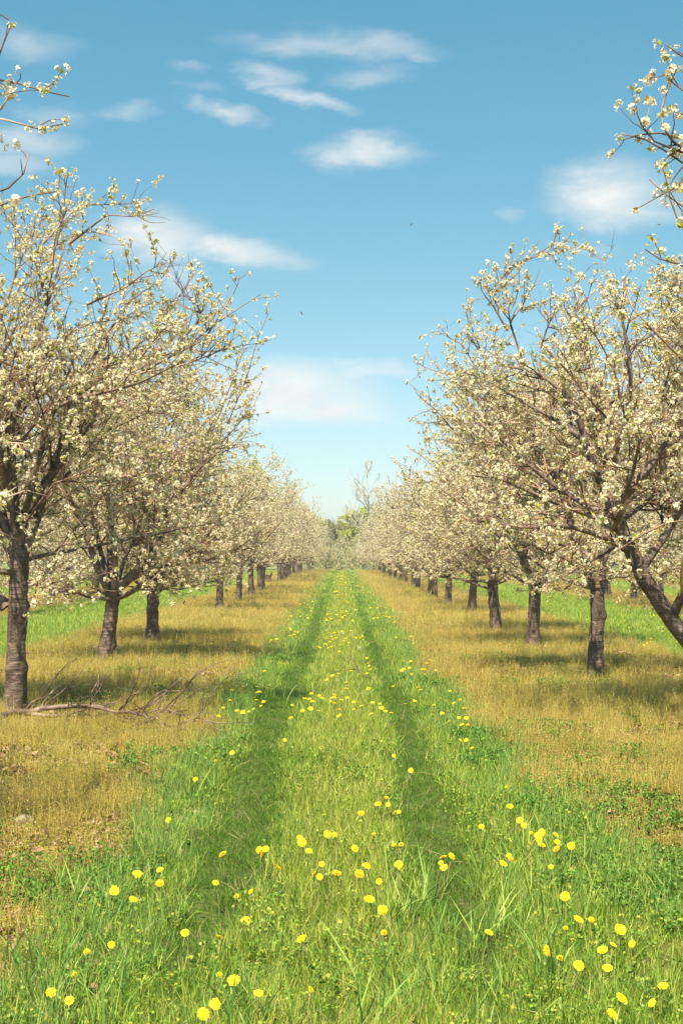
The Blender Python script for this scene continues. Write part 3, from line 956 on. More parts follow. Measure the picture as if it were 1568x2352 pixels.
def weed_clump(seed, n, rad, h0, h1, podn, pod=0.004):
    """fine upright stems carrying tiny pods and flower heads"""
    rng = np.random.default_rng(seed)
    mb = blade_clump(seed, n, rad, h0, h1, 0.0022, 0.18, 0.3)
    V = mb.v[0].reshape(n, 7, 3)
    C = []
    for j in range(podn):
        t = rng.uniform(.35, 1, n)[:, None]
        base = V[:, :2].mean(1)
        C.append(base * (1 - t) + V[:, 6] * t + rng.normal(0, .006, (n, 3)))
    C = np.concatenate(C)
    put_leaves(mb, rng, C, norm(rng.normal(0, 1, C.shape) + [0, 0, .6]), rng.uniform(pod * .7, pod * 2.2, len(C)), 1, .4)
    return mb


def broad_clump(seed, n, rad, h, size):
    """low leafy patch of rounded leaflets in threes"""
    rng = np.random.default_rng(seed)
    mb = MB()
    C = np.stack([rng.normal(0, rad, n), rng.normal(0, rad, n), rng.uniform(.2, 1, n) * h], -1)
    for q in range(3):
        th = rng.random(n) * .6 + q * 2.09
        d = norm(np.stack([np.cos(th), np.sin(th), rng.uniform(-.1, .5, n)], -1))
        put_leaves(mb, rng, C, d, size * rng.uniform(.7, 1.2, n), 0, .55)
    P = np.stack([C * [.8, .8, 0], C], 1)
    tubes(mb, P, np.full((n, 2), .0012), 3, 0)
    return mb


def litter_clump(seed, n, rad):
    rng = np.random.default_rng(seed)
    mb = MB()
    C = np.stack([rng.normal(0, rad, n), rng.normal(0, rad, n), rng.uniform(.004, .03, n)], -1)
    th = rng.random(n) * 6.28
    put_leaves(mb, rng, C, norm(np.stack([np.cos(th), np.sin(th), rng.normal(0, .3, n)], -1)), rng.uniform(.02, .05, n), 0, .35)
    return mb


def grass_material(name, stops, wscale=0.8, vari=0.72, transl=0.34, patch=None, crest=None, k=0.78):
    stops = [(p, tuple(v * k for v in c)) for p, c in stops]
    crest = crest and [(p, tuple(v * k for v in c)) for p, c in crest]
    patch = patch and (*patch[:3], tuple(v * k for v in patch[3]), patch[4])
    m, M = mat(name)
    pos = M.n('ShaderNodeNewGeometry').outputs['Position']
    n = M.noise(pos, wscale, 3.0, 0.6).outputs[0]
    va = M.n('ShaderNodeAttribute', attribute_name='var').outputs['Fac']
    f = M.math('ADD', M.math('MULTIPLY', n, 1 - vari), M.math('MULTIPLY', va, vari))
    c = M.ramp(f, stops)
    if patch:
        pn = M.noise(pos, patch[0], 4.0, .6).outputs[0]
        c = M.mixc(M.remap(pn, patch[1], patch[2], 0, patch[4]), c, c4(*patch[3]))
    if crest:
        sx = M.n('ShaderNodeSeparateXYZ', {0: pos})
        wobx = M.math('MULTIPLY', M.math('SUBTRACT', M.noise(pos, 2.0, 3.0, .6).outputs[0], .5), .6)
        k = M.remap(M.math('ADD', M.math('ABSOLUTE', sx.outputs[0]), wobx), .12, .55, .5, 0.0)
        c = M.mixc(k, c, M.ramp(f, crest))
    finish(M, c, 0.5, transl=transl, spec=0.3)
    return m


GM = {
    'lane': grass_material('lane_grass', [(0.12, (0.10, 0.24, 0.030)), (0.36, (0.28, 0.44, 0.045)), (0.60, (0.50, 0.62, 0.075)), (0.90, (0.78, 0.70, 0.22))], crest=[(0.12, (0.13, 0.24, 0.03)), (0.34, (0.38, 0.46, 0.045)), (0.58, (0.66, 0.66, 0.09)), (0.88, (0.90, 0.76, 0.30))]),
    'track': grass_material('track_grass', [(0.15, (0.045, 0.13, 0.016)), (0.5, (0.12, 0.26, 0.024)), (0.85, (0.28, 0.40, 0.05))]),
    'verge': grass_material('verge_grass', [(0.15, (0.13, 0.29, 0.06)), (0.5, (0.28, 0.47, 0.10)), (0.88, (0.60, 0.70, 0.17))]),
    'weed': grass_material('weed_stem', [(0.18, (0.18, 0.08, 0.03)), (0.35, (0.44, 0.25, 0.07)), (0.50, (0.86, 0.64, 0.16)), (0.66, (0.88, 0.74, 0.17)), (0.84, (0.46, 0.54, 0.09))], 0.9, .5, .34,
                          patch=(0.8, .44, .60, (0.36, 0.40, 0.06), .6)),
    'pod': grass_material('weed_pod', [(0.15, (0.40, 0.24, 0.06)), (0.5, (0.66, 0.50, 0.11)), (0.9, (0.86, 0.78, 0.42))], 1.5, .7, .35),
    'clover': grass_material('clover_leaf', [(0.15, (0.07, 0.20, 0.025)), (0.55, (0.17, 0.34, 0.04)), (0.9, (0.36, 0.50, 0.08))], 2.0, .6, .35),
    'mat': grass_material('low_weed_leaf', [(0.15, (0.22, 0.20, 0.04)), (0.5, (0.42, 0.40, 0.06)), (0.9, (0.60, 0.52, 0.12))], 1.4, .6, .3),
    'tuft': grass_material('tuft_grass', [(0.15, (0.12, 0.27, 0.05)), (0.5, (0.26, 0.44, 0.08)), (0.8, (0.50, 0.62, 0.12)), (0.95, (0.74, 0.68, 0.25))]),
    'herb': grass_material('herb_leaf', [(0.15, (0.10, 0.22, 0.03)), (0.5, (0.26, 0.42, 0.05)), (0.8, (0.50, 0.58, 0.08)), (0.96, (0.8, 0.5, 0.12))], 2.0, .8, .35),
    'dead': grass_material('dead_leaf', [(0.1, (0.13, 0.07, 0.035)), (0.5, (0.34, 0.20, 0.10)), (0.9, (0.62, 0.44, 0.25))], 3.0, .8, .1),
}


def scatter_group(name, objs):
    c = bpy.data.collections.new(name)     # not linked to the scene: only a source of shapes
    for o in objs:
        c.objects.link(o)
    ng = bpy.data.node_groups.new(name, 'GeometryNodeTree')
    ng.interface.new_socket('Geometry', in_out='INPUT', socket_type='NodeSocketGeometry')
    ng.interface.new_socket('Geometry', in_out='OUTPUT', socket_type='NodeSocketGeometry')
    N = ng.nodes
    gi, go = N.new('NodeGroupInput'), N.new('NodeGroupOutput')
    ci = N.new('GeometryNodeCollectionInfo')
    ci.inputs['Collection'].default_value = c
    ci.inputs['Separate Children'].default_value = True
    ci.inputs['Reset Children'].default_value = True
    ip = N.new('GeometryNodeInstanceOnPoints')
    ip.inputs['Pick Instance'].default_value = True

    def attr(nm, t):
        a = N.new('GeometryNodeInputNamedAttribute')
        a.data_type = t
        a.inputs['Name'].default_value = nm
        return a.outputs[0]
    ng.links.new(gi.outputs[0], ip.inputs['Points'])
    ng.links.new(ci.outputs[0], ip.inputs['Instance'])
    ng.links.new(attr('pick', 'INT'), ip.inputs['Instance Index'])
    e2r = N.new('FunctionNodeEulerToRotation')
    ng.links.new(attr('rot', 'FLOAT_VECTOR'), e2r.inputs[0])
    ng.links.new(e2r.outputs[0], ip.inputs['Rotation'])
    ng.links.new(attr('scl', 'FLOAT_VECTOR'), ip.inputs['Scale'])
    ng.links.new(ip.outputs[0], go.inputs[0])
    return ng


def scatter(name, label, mbs, mats, P, scl, rng, tilt=0.12, cat='grass'):
    objs = []
    for i, b in enumerate(mbs):
        objs.append(bpy.data.objects.new(name + '_shape%02d' % i, b.mesh(name + '_shape', mats, var=True)))
    ng = scatter_group(name + '_scatter', objs)
    me = bpy.data.meshes.new(name)
    me.vertices.add(len(P))
    me.vertices.foreach_set('co', np.asarray(P, np.float32).ravel())
    n = len(P)
    a = me.attributes.new('pick', 'INT', 'POINT')
    a.data.foreach_set('value', rng.integers(0, len(mbs), n).astype(np.int32))
    rot = np.stack([rng.normal(0, tilt, n), rng.normal(0, tilt, n), rng.random(n) * 6.28], -1).astype(np.float32)
    a = me.attributes.new('rot', 'FLOAT_VECTOR', 'POINT')
    a.data.foreach_set('vector', rot.ravel())
    if scl.ndim == 1:
        scl = np.stack([scl, scl, scl], -1)
    a = me.attributes.new('scl', 'FLOAT_VECTOR', 'POINT')
    a.data.foreach_set('vector', scl.astype(np.float32).ravel())
    me.update()
    o = link(name, me)
    md_ = o.modifiers.new('scatter', 'NODES')
    md_.node_group = ng
    tag(o, label, cat, kind='stuff')
    print('SCATTER', name, n)
    return o


G = np.random.default_rng(99)
# candidate points: density falls with distance while clump size grows
BANDS = [(3.6, 9.0, 190, 1.0), (9.0, 16.0, 120, 1.15), (16, 28, 58, 1.5), (28, 50, 22, 2.2), (50, 85, 8, 3.4), (85, 126, 4.5, 4.4)]
pts, sz = [], []
for (y0, y1, den, s) in BANDS:
    wmax = 0.275 * y1 + 2.4
    n = int((y1 - y0) * 2 * wmax * den)
    x = G.uniform(-wmax, wmax, n)
    y = G.uniform(y0, y1, n)
    k = np.abs(x) < 0.275 * y + 2.4
    pts.append(np.stack([x[k], y[k]], -1))
    sz.append(np.full(k.sum(), s))
pts = np.concatenate(pts)
sz = np.concatenate(sz)
px, py = pts[:, 0], pts[:, 1]
pz = ground_z(px, py)
P3d = np.stack([px, py, pz], -1)
ld = lane_d(px + (vnoise(px, py, 1.1, 5) - .5) * 0.42 + (vnoise(px, py, 4.0, 6) - .5) * 0.16)
axp = np.abs(px)
side_green = np.where(px > 0, .9, .30) * np.clip((np.where(px > 0, 6.9, 5.6) - py) / 1.6, 0, 1) - np.where(px < 0, .16, 0) * np.clip((9.5 - py) / 2, 0, 1) + np.where(px > 0, .22, 0) * np.clip((11 - py) / 4, 0, 1)
ld = ld - side_green
trk = np.exp(-((axp - np.where(px < 0, .61, .55) + (vnoise(py * 0 + 3, py, .5, 8) - .5) * .12) / (np.where(px < 0, .19, .16) + .025 * np.sin(py * .9))) ** 2) * (axp < 1.3) * np.clip((py - 4.6) / 2.4, 0, 1)
rnd = G.random(len(px))
wide = np.sqrt(sz)          # far clumps are spread out sideways more than they grow in height


def sel(mask, hs=1.0, ws=1.0, jit=0.25):
    q = mask
    j = 1 + G.normal(0, jit, q.sum()).clip(-.6, .8)
    w = sz[q] * ws
    hgt = sz[q] ** 0.12 * hs * j
    return P3d[q], np.stack([w, w, hgt * np.ones_like(w)], -1)


inlane = ld < 0
bare = vnoise(px, py, .8, 11) * .6 + vnoise(px, py, 2.6, 12) * .4
near_soil = np.exp(-((py - 7.0) / 3.2) ** 2) + 1.1 * np.exp(-((py - 7.6) / 1.3) ** 2) * np.where(px < 0, 1, .9)
# grass of the lane's crown and of the neighbouring lanes
mask = inlane & (trk < .30) & ((ld < -.34) | (rnd < .55) | (axp > 3))
P_, S_ = sel(mask, 1.0)
yfac = 1.0
scatter('lane_grass', 'yellow green grass growing on the middle of the lane', [blade_clump(1000 + i, 46, .085, .03, .12, .0032) for i in range(6)],
        [GM['lane']], P_, S_, G)
# worn wheel tracks
mask = inlane & (trk >= .16)
P_, S_ = sel(mask, .8)
S_[:, :2] = np.minimum(S_[:, :2], 1.5 + .25 * S_[:, :2])
scatter('track_grass', 'short dark green grass in the two wheel tracks', [blade_clump(1100 + i, 64, .095, .02, .07, .0027, .45) for i in range(5)],
        [GM['track']], P_, S_, G)
# taller blue green verge
mask = (ld > -.45) & (ld < .05) & (rnd < .45 + .3 * (ld > -.25)) & ((axp < 3) | (rnd < .3)) & (trk < .5)
P_, S_ = sel(mask, 1.0, .9, .35)
scatter('verge_grass', 'taller blue green grass along both edges of the lane', [blade_clump(1200 + i, 24, .07, .05, .16, .0042, .28, .8) for i in range(6)],
        [GM['verge']], P_, S_, G)
# strips under the trees
gap = bare + near_soil * .13 > .55
mask = (ld > -.05) & (rnd < np.where(gap, .22, .95))
P_, S_ = sel(mask, 1.0, 1.0, .3)
scatter('strip_weeds', 'ochre flowering weeds covering the strips under the trees', [weed_clump(1300 + i, 34, .09, .05, .19, 5) for i in range(6)],
        [GM['weed'], GM['pod']], P_, S_, G, .15, 'weeds')
mask = (ld > -.15) & (G.random(len(px)) < np.where(gap, .35, .5)) & (py < 36)
P_, S_ = sel(mask, 1.0)
scatter('low_weeds', 'low yellow green mat of small leaved weeds under the trees', [broad_clump(1400 + i, 26, .05, .035, .011) for i in range(4)],
        [GM['mat']], P_, S_, G, .1, 'weeds')
cl = vnoise(px, py, 1.0, 21) * .55 + vnoise(px, py, 3.3, 22) * .45
bonus = np.where((px < -.9) & (py < 8), .11, 0) + np.where((px > .9) & (px < 2.3) & (py < 11.5) & (py > 4), .17, 0) + np.where((ld > -.6) & (ld < .35), .07, 0)
mask = (cl + bonus > .68) & (axp < 3.3) & (py < 22) & (ld > -.45) & (trk < .3) & (G.random(len(px)) < .6)
P_, S_ = sel(mask, 1.0)
scatter('clover', 'dark green clover patches at the edges of the lane', [broad_clump(1500 + i, 22, .05, .075, .017) for i in range(4)],
        [GM['clover']], P_, S_, G, .1, 'clover')
mask = (ld > -.2) & (bare + near_soil * .15 > .54) & (py < 24) & (G.random(len(px)) < .42)
P_, S_ = sel(mask, 1.0)
scatter('leaf_litter', 'brown dead leaves on the bare soil beside the lane', [litter_clump(1600 + i, 14, .06) for i in range(4)],
        [GM['dead']], P_, S_, G, .1, 'dead leaves')
# small broad leaves scattered through the lane near the viewer
mask = inlane & (trk < .3) & (py < 12) & (G.random(len(px)) < .13 + .12 * (vnoise(px, py, 1.7, 40) > .6))
P_, S_ = sel(mask, 1.0)
scatter('lane_herbs', 'small broad leaved herbs mixed into the lane grass', [broad_clump(1450 + i, 16, .05, .09, .014) for i in range(4)],
        [GM['herb']], P_, S_, G, .1, 'weeds')
# long tufts
spots = []
for (xd, yd, n, spread) in [(960, 2090, 10, 60), (1050, 2180, 14, 90), (1010, 2280, 12, 80), (1120, 2100, 10, 70), (1200, 2010, 10, 60), (1330, 1990, 8, 60),
                            (690, 2330, 12, 80), (560, 2335, 6, 60), (120, 2070, 7, 40), (180, 2060, 4, 30), (60, 2260, 10, 60), (150, 2320, 10, 70),
                            (1440, 1970, 8, 50), (1500, 2060, 6, 40), (300, 1960, 6, 40), (420, 1850, 6, 40), (760, 1580, 14, 40), (700, 1620, 8, 40),
                            (860, 1560, 6, 30), (1290, 2240, 8, 60), (920, 2330, 8, 50), (1240, 2120, 8, 60)]:
    for _ in range(max(2, int(n * .8))):
        g = on_ground(xd + G.normal(0, spread * .9), min(yd + G.normal(0, spread * .55), 2500), 0)
        spots.append((g.x, g.y, 0))
spots = np.array(spots)
scatter('grass_tufts', 'long broad bladed tufts of green grass', [blade_clump(1700 + i, 15, .055, .08, .21, .0055, .36, .9) for i in range(6)],
        [GM['tuft']], spots, 1 + G.normal(0, .25, len(spots)), G)
mask = (py < 14) & (ld < .3) & (G.random(len(px)) < .16)
P_, S_ = sel(mask, 1.0)
scatter('dry_straw', 'pale dry straw lying between the grass blades', [blade_clump(1800 + i, 6, .08, .04, .14, .0028, 1.2, .6) for i in range(4)],
        [GM['dead']], P_, S_, G, .5, 'straw')

# ------------------------------------------------------------------ dandelions
m, M = mat('dandelion_yellow')
va = M.n('ShaderNodeAttribute', attribute_name='var').outputs['Fac']
oi = M.n('ShaderNodeObjectInfo').outputs['Random']
yc = M.ramp(va, [(0, (0.70, 0.36, 0.004)), (.45, (0.86, 0.64, 0.010)), (1, (0.92, 0.80, 0.05))])
yc = M.mixc(M.remap(oi, .78, .95, 0, .7), yc, (0.78, 0.36, 0.01, 1))
finish(M, yc, .7, transl=.25)
YEL = m
m, M = mat('dandelion_stem')
finish(M, M.ramp(M.noise(M.n('ShaderNodeTexCoord').outputs['Object'], 20, 2, .5).outputs[0], [(.3, (.20, .28, .06)), (.7, (.40, .30, .14))]), .5, transl=.2)
STM = m


def head_mesh(seed, r, full):
    rng = np.random.default_rng(seed)
    mb = MB()
    rings = ((1.0, 22, .18), (.80, 20, .42), (.58, 16, .66), (.34, 10, .85)) if full else ((1.0, 9, .25), (.55, 6, .7))
    for rr, n, el in rings:
        a = np.arange(n) * 2 * math.pi / n + rng.random() * 6 + rng.normal(0, .06, n)
        ll = r * rr * rng.uniform(.9, 1.08, n)
        w = (0.20 if full else .42) * r
        up = np.sin(el)
        d = np.stack([np.cos(a), np.sin(a), np.full(n, up * .55)], -1)
        s = np.stack([-np.sin(a), np.cos(a), 0 * a], -1)
        z = np.array([0, 0, r * .34 * (1 - rr) + .001])
        V = np.stack([z + d * 0.12 * ll[:, None] - s * w * .25, z + d * ll[:, None] - s * w * .5, z + d * ll[:, None] * 1.03 + s * w * .5, z + d * 0.12 * ll[:, None] + s * w * .25], 1)
        V[:, 1:3, 2] += -0.05 * r * rr
        mb.add(V, np.arange(n * 4).reshape(n, 4), 0, np.repeat(np.clip(rng.random(n) * .5 + rr * .55 - .12, 0, 1), 4))
    # green cup below
    k = 8
    th = np.arange(k) * 2 * math.pi / k
    V = np.concatenate([np.stack([np.cos(th) * r * .38, np.sin(th) * r * .38, 0 * th - .001], -1), np.stack([np.cos(th) * r * .16, np.sin(th) * r * .16, 0 * th - r * .5], -1)])
    i = np.arange(k)
    mb.add(V, np.stack([i, (i + 1) % k, (i + 1) % k + k, i + k], -1)[:, ::-1], 1)
    return mb


def stem_mb(h, bend):
    mb = MB()
    q, _ = curve_pts([(0, 0, -.01), (bend * .3, 0, h * .5), (bend, 0, h)], 5)
    tubes(mb, (q - q[-1])[None] * [1, 1, 1], np.full((1, 6), .0022), 5, 1)
    return mb


heads = [head_mesh(400 + i, .021, True).mesh('dandelion_head', [YEL, STM], var=True) for i in range(3)]
stems = []
for i, (hh, bb) in enumerate(((.12, .01), (.12, -.02), (.12, .035))):
    b = stem_mb(hh, bb)
    b.f = [(f, 0, s) for f, _, s in b.f]
    stems.append(b.mesh('dandelion_stem', [STM]))
smalls = []
for i in range(3):
    b = head_mesh(410 + i, .021, False)
    q, _ = curve_pts([(0, 0, -.12), (.005, 0, -.06), (0, 0, -.004)], 3)
    tubes(b, q[None], np.full((1, 4), .002), 3, 1)
    smalls.append(b.mesh('dandelion_small', [YEL, STM], var=True))

NEAR = [(713, 2273), (594, 2281), (495, 2306), (467, 2329), (503, 2240), (537, 2252), (172, 2240), (118, 2281), (160, 2298), (256, 2170), (200, 2187), (504, 2153), (565, 2115),
        (425, 2143), (263, 2046), (306, 2066), (315, 2008), (367, 1998), (368, 2029), (387, 1884), (512, 1962), (545, 2060), (576, 2048), (495, 2028), (637, 1993), (595, 1952),
        (610, 1950), (605, 1960), (688, 1924), (709, 1955), (693, 1935), (739, 1985), (734, 2014), (722, 2008), (752, 1916), (768, 1917), (773, 2006), (825, 2007), (841, 1989),
        (814, 1949), (857, 1917), (870, 2025), (848, 2066), (879, 2090), (881, 2144), (904, 1941), (921, 1941), (915, 1986), (918, 2000), (692, 2157), (868, 1847), (887, 1832),
        (891, 1848), (906, 1866), (915, 1865), (829, 1868), (904, 1736), (1017, 1970), (1036, 1967), (1012, 1982), (1019, 1993), (1105, 1899), (1155, 1984), (1168, 1965),
        (1173, 1974), (1193, 1884), (1202, 1896), (1170, 1853), (1219, 1914), (1235, 1920), (1243, 1912), (1275, 1918), (1237, 1929), (1214, 1938), (1278, 1934), (1278, 1950),
        (1243, 1942), (1311, 1943), (1265, 1991), (1297, 2059), (1327, 2112), (1357, 2113), (1298, 2133), (1424, 2135), (1407, 2170), (1451, 2168), (1383, 2182), (1255, 2184),
        (1284, 2203), (1328, 2218), (1394, 2224), (1426, 2294), (1497, 2304), (1404, 2329), (1522, 2265), (1122, 2142)]
MIDD = [(533, 1729), (495, 1748), (449, 1790), (502, 1645), (544, 1633), (558, 1634), (528, 1609), (585, 1602), (654, 1700), (668, 1649), (711, 1606), (700, 1605), (713, 1628),
        (671, 1620), (767, 1602), (784, 1608), (797, 1603), (812, 1613), (829, 1622), (855, 1614), (872, 1617), (885, 1634), (898, 1638), (780, 1630), (763, 1552), (777, 1548),
        (806, 1541), (826, 1549), (843, 1547), (848, 1530), (842, 1512), (930, 1617), (903, 1577), (1041, 1616), (1054, 1649), (1070, 1650), (1060, 1665), (1074, 1665),
        (1056, 1700), (1070, 1700), (1084, 1718), (1030, 1658), (1174, 1794), (1162, 1808), (943, 1770), (638, 1525), (650, 1525), (622, 1520), (607, 1542), (612, 1580),
        (1000, 1540), (975, 1549), (945, 1549), (1270, 1415), (1276, 1420), (1262, 1422), (130, 1478), (140, 1472), (150, 1470), (155, 1476), (1485, 1478), (1478, 1482), (1492, 1474)]
dl = [(on_ground(x, y, .125), True) for x, y in NEAR] + [(on_ground(x, y, .13), False) for x, y in MIDD]
D = np.random.default_rng(7)
far_pts = []
while len(far_pts) < 800:
    y = 13 + 100 * D.random() ** 1.25
    x = D.uniform(-1.45, 1.45) if D.random() < .75 else D.uniform(-1, 1) * (.26 * y + 1)
    if lane_d(np.array([x]))[0] > -.02 or abs(abs(x) - .55) < .17:
        continue
    if vnoise(x, y, .55, 31) < .42 and D.random() < .85:
        continue
    far_pts.append((x, y))
far_pts.sort(key=lambda q: q[1])
n_ind = 298 - len(dl)
dl += [(Vector((x, y, .12 + D.uniform(-.03, .04))), False) for x, y in far_pts[:n_ind]]
GRP = 'dandelions in bloom in the grass'


def zone(x, y):
    if x < -3:
        return 'in the next grass lane to the left'
    if x > 3:
        return 'in the next grass lane to the right'
    if x < -.95:
        return 'on the left verge of the lane'
    if x < -.45:
        return 'in the left wheel track'
    if x < .0:
        return 'on the left half of the middle ridge'
    if x < .45:
        return 'on the right half of the middle ridge'
    if x < .95:
        return 'in the right wheel track'
    return 'on the right verge of the lane'


cnt = {}
for i, (p, big) in enumerate(sorted(dl, key=lambda q: q[0].y)):
    z = zone(p.x, p.y)
    k = cnt[z] = cnt.get(z, 0) + 1
    lab = (f'yellow dandelion {z}, ' + ('nearest to the viewer' if k == 1 else f'{ORD[k - 1]} nearest')) if k <= 20 else \
        f'small dandelion {z}, among many past the twentieth'
    g = GRP if k <= 20 else f'far dandelions {z}'
    s = D.uniform(.60, 1.08)
    gz = float(ground_z(np.array([p.x]), np.array([p.y]))[0])
    if big or p.y < 12:
        e = empty('dandelion', (p.x, p.y, gz), D.random() * 6.28)
        tag(e, lab, 'dandelion', g)
        hgt = max(.05, p.z - gz)
        st = link('stem', stems[i % 3], e, (0, 0, hgt))
        st.scale = (1, 1, hgt / .12)
        hd = link('flower_head', heads[i % 3], e, (0, 0, hgt))
        hd.rotation_euler = (D.uniform(.3, 1.15), D.normal(0, .25), 0)
        e.rotation_euler = (0, 0, D.normal(0, .7))
        cl_ = D.random() < .14
        hd.scale = (s * .62, s * .62, s * 1.7) if cl_ else (s, s, s * D.uniform(.8, 1.2))
    else:
        o = link('dandelion', smalls[i % 3], None, (p.x, p.y, p.z))
        o.rotation_euler = (D.uniform(0, .6), D.normal(0, .2), D.normal(0, .7))
        o.scale = (s * 1.15, s * 1.15, max(s, p.z / .12))
        tag(o, lab, 'dandelion', g)
m, M = mat('dandelion_down')
finish(M, c4(.80, .78, .70), .9, transl=.3)
DOWN = m
mb = MB()
rc = np.random.default_rng(8)
dd_ = norm(rc.normal(0, 1, (130, 3)))
tubes(mb, np.stack([dd_ * .004, dd_ * .018], 1), np.full((130, 2), .0003), 3, 0)
a_, b_ = frames(rc, dd_)
for q in range(4):
    e_ = a_ * math.cos(q * 1.571) + b_ * math.sin(q * 1.571)
    put_leaves(mb, rc, dd_ * .018, norm(e_ + dd_ * .35), np.full(130, .006), 0, .16)
tubes(mb, (dd_[:1] * 0)[None] + np.array([[[0, 0, -.004], [0, 0, 0], [0, 0, .004]]]), np.array([[.002, .005, .002]]), 8, 1)
clock = mb.mesh('seed_head', [DOWN, STM])
for i, (xd, yd, lab) in enumerate([(788, 1455, 'small white seed clock on the middle ridge, far side of the dead twig'),
                                   (826, 1489, 'small white seed clock on the middle ridge, right beside the dead twig')]):
    g = on_ground(xd, yd, .13)
    e = empty('dandelion_clock', (g.x, g.y, 0), i * 1.3)
    tag(e, lab, 'seed head', 'white dandelion clocks in the grass')
    link('seed_head', clock, e, (0, 0, .13))
    st = link('stem', stems[i % 3], e, (0, 0, .13))
rest = far_pts[n_ind:]
P_ = np.array([(x, y, .12) for x, y in rest])
bs = []
for i in range(3):
    b = head_mesh(430 + i, .020, False)
    q, _ = curve_pts([(0, 0, -.12), (.005, 0, -.06), (0, 0, -.004)], 3)
    tubes(b, q[None], np.full((1, 4), .002), 3, 1)
    bs.append(b)
scatter('distant_dandelions', 'tiny yellow dandelions dotting the far grass lanes', bs, [YEL, STM], P_, 1.2 + D.random(len(P_)) * .5, D, .25, 'dandelions')

# ------------------------------------------------------------------ dead wood, stump, stones
m, M = mat('dead_wood')
co = M.n('ShaderNodeTexCoord').outputs['Object']
lg = M.noise(co, 6.0, 4.0, .6).outputs[0]
finish(M, M.ramp(lg, [(.35, (.05, .03, .024)), (.5, (.14, .085, .065)), (.65, (.34, .24, .18))]), .6,
       M.n('ShaderNodeBump', {'Height': M.noise(co, 50, 3, .6).outputs[0], 'Strength': .5, 'Distance': .005}).outputs[0])
DEAD = m
rng = np.random.default_rng(77)
YB = 13.2
o0 = at(200, 1655, YB)
o0.z = 0


def Bp(pts):
    out = []
    for p in pts:
        w = at(p[0], p[1], YB + (p[2] if len(p) > 2 else 0))
        out.append((w.x - o0.x, w.y - YB, max(w.z + .05, .09)))
    return out


root = empty('fallen_branch', (o0.x, YB, 0))
tag(root, 'dead fallen branch with tangled bare twigs lying before the tree at the left edge', 'branch')
mains = [(Bp([(-60, 1662), (0, 1656), (50, 1648), (95, 1640), (140, 1630), (200, 1632), (260, 1645), (330, 1655)]), .034, .012),
         (Bp([(50, 1650), (110, 1655), (180, 1658), (250, 1662, .2), (330, 1668, .3), (430, 1668, .4)]), .022, .006),
         (Bp([(160, 1632), (230, 1640, -.1), (300, 1648, -.3), (380, 1690, -.8), (440, 1710, -1.0)]), .016, .004)]
Ps, Rs, Ls = [], [], []
for pts_, ra, rb in mains:
    q, ln = curve_pts(pts_, 12)
    q = q + rng.normal(0, .008, q.shape)
    mb = MB()
    rr = np.linspace(ra, rb, 13)
    tubes(mb, q[None], rr[None], 9)
    link('stem', mb.mesh('fallen_stem', [DEAD]), root)
    Ps.append(q)
    Rs.append(rr)
    Ls.append(ln)
Ps, Rs, Ls = np.stack(Ps), np.stack(Rs), np.array(Ls)
p, d, l1, r = spawn(rng, Ps, Rs, Ls, 11, .2, 1, 30, 75, None, lambda t, L, g: g.uniform(.25, .85, len(t)), .4)
d[:, 2] = np.abs(d[:, 2])
P1 = grow(rng, p, norm(d), l1, 9, .17, -.03, .06)
R1 = np.minimum(r * .45, .006)[:, None] * (1 - .7 * np.linspace(0, 1, 10)) + .0018
mb = MB()
tubes(mb, P1, R1, 5)
p, d, l2, r = spawn(rng, P1, R1, l1, 7, .2, 1, 25, 75, None, lambda t, L, g: g.uniform(.08, .42, len(t)), .1)
P2 = grow(rng, p, d, l2, 6, .20, .0, .03)
tubes(mb, P2, np.full((len(P2), 7), .0017) * np.linspace(1.2, .6, 7), 4)
link('twigs', mb.mesh('fallen_twigs', [DEAD]), root)

root = empty('dead_twig', on_ground(835, 1565))
tag(root, 'forked dead twig lying in the grass on the middle ridge of the lane', 'twig')
YT = root.location.y
X0 = root.location.x


def Tp(pts):
    return [(at(a, b, YT).x - X0, (i * .03), max(at(a, b, YT).z, .02)) for i, (a, b) in enumerate(pts)]


mb = MB()
for pts_, ra, rb in ((Tp([(862, 1574), (829, 1550), (816, 1524), (800, 1505), (810, 1487), (813, 1460)]), .008, .003),
                     (Tp([(829, 1550), (818, 1538), (790, 1540), (775, 1543), (754, 1553)]), .006, .002),
                     (Tp([(861, 1572), (868, 1545), (873, 1515)]), .005, .002), (Tp([(825, 1545), (808, 1530), (795, 1515), (780, 1508)]), .004, .0015),
                     (Tp([(818, 1538), (826, 1520), (822, 1505)]), .003, .0015)):
    q, _ = curve_pts(pts_, 10)
    q = q + rng.normal(0, .004, q.shape)
    tubes(mb, q[None], np.linspace(ra, rb, 11)[None], 6)
link('stem', mb.mesh('dead_twig_stem', [DEAD]), root)

root = empty('tree_stump', on_ground(614, 1341))
tag(root, 'short dark tree stump standing in a gap of the left row', 'stump')
rs = np.random.default_rng(3)
tmesh = trunk_mesh('stump_body', rs, [(0, 0, -.08), (.02, 0, .2), (.0, 0, .42)], .17, .15, 18, 14)
link('trunk', tmesh, root)
mb = MB()
tubes(mb, np.array([[(.08, 0, .30), (.17, .0, .42), (.24, 0, .62)]]), np.array([[.06, .05, .035]]), 7)
link('side_stub', mb.mesh('stump_stub', [BARK]), root)

m, M = mat('pale_stone')
co = M.n('ShaderNodeTexCoord').outputs['Object']
nn = M.noise(co, 30, 5, .7).outputs[0]
finish(M, M.ramp(nn, [(.3, (.16, .13, .08)), (.7, (.42, .37, .27))]), .9, M.n('ShaderNodeBump', {'Height': nn, 'Strength': .7, 'Distance': .006}).outputs[0])


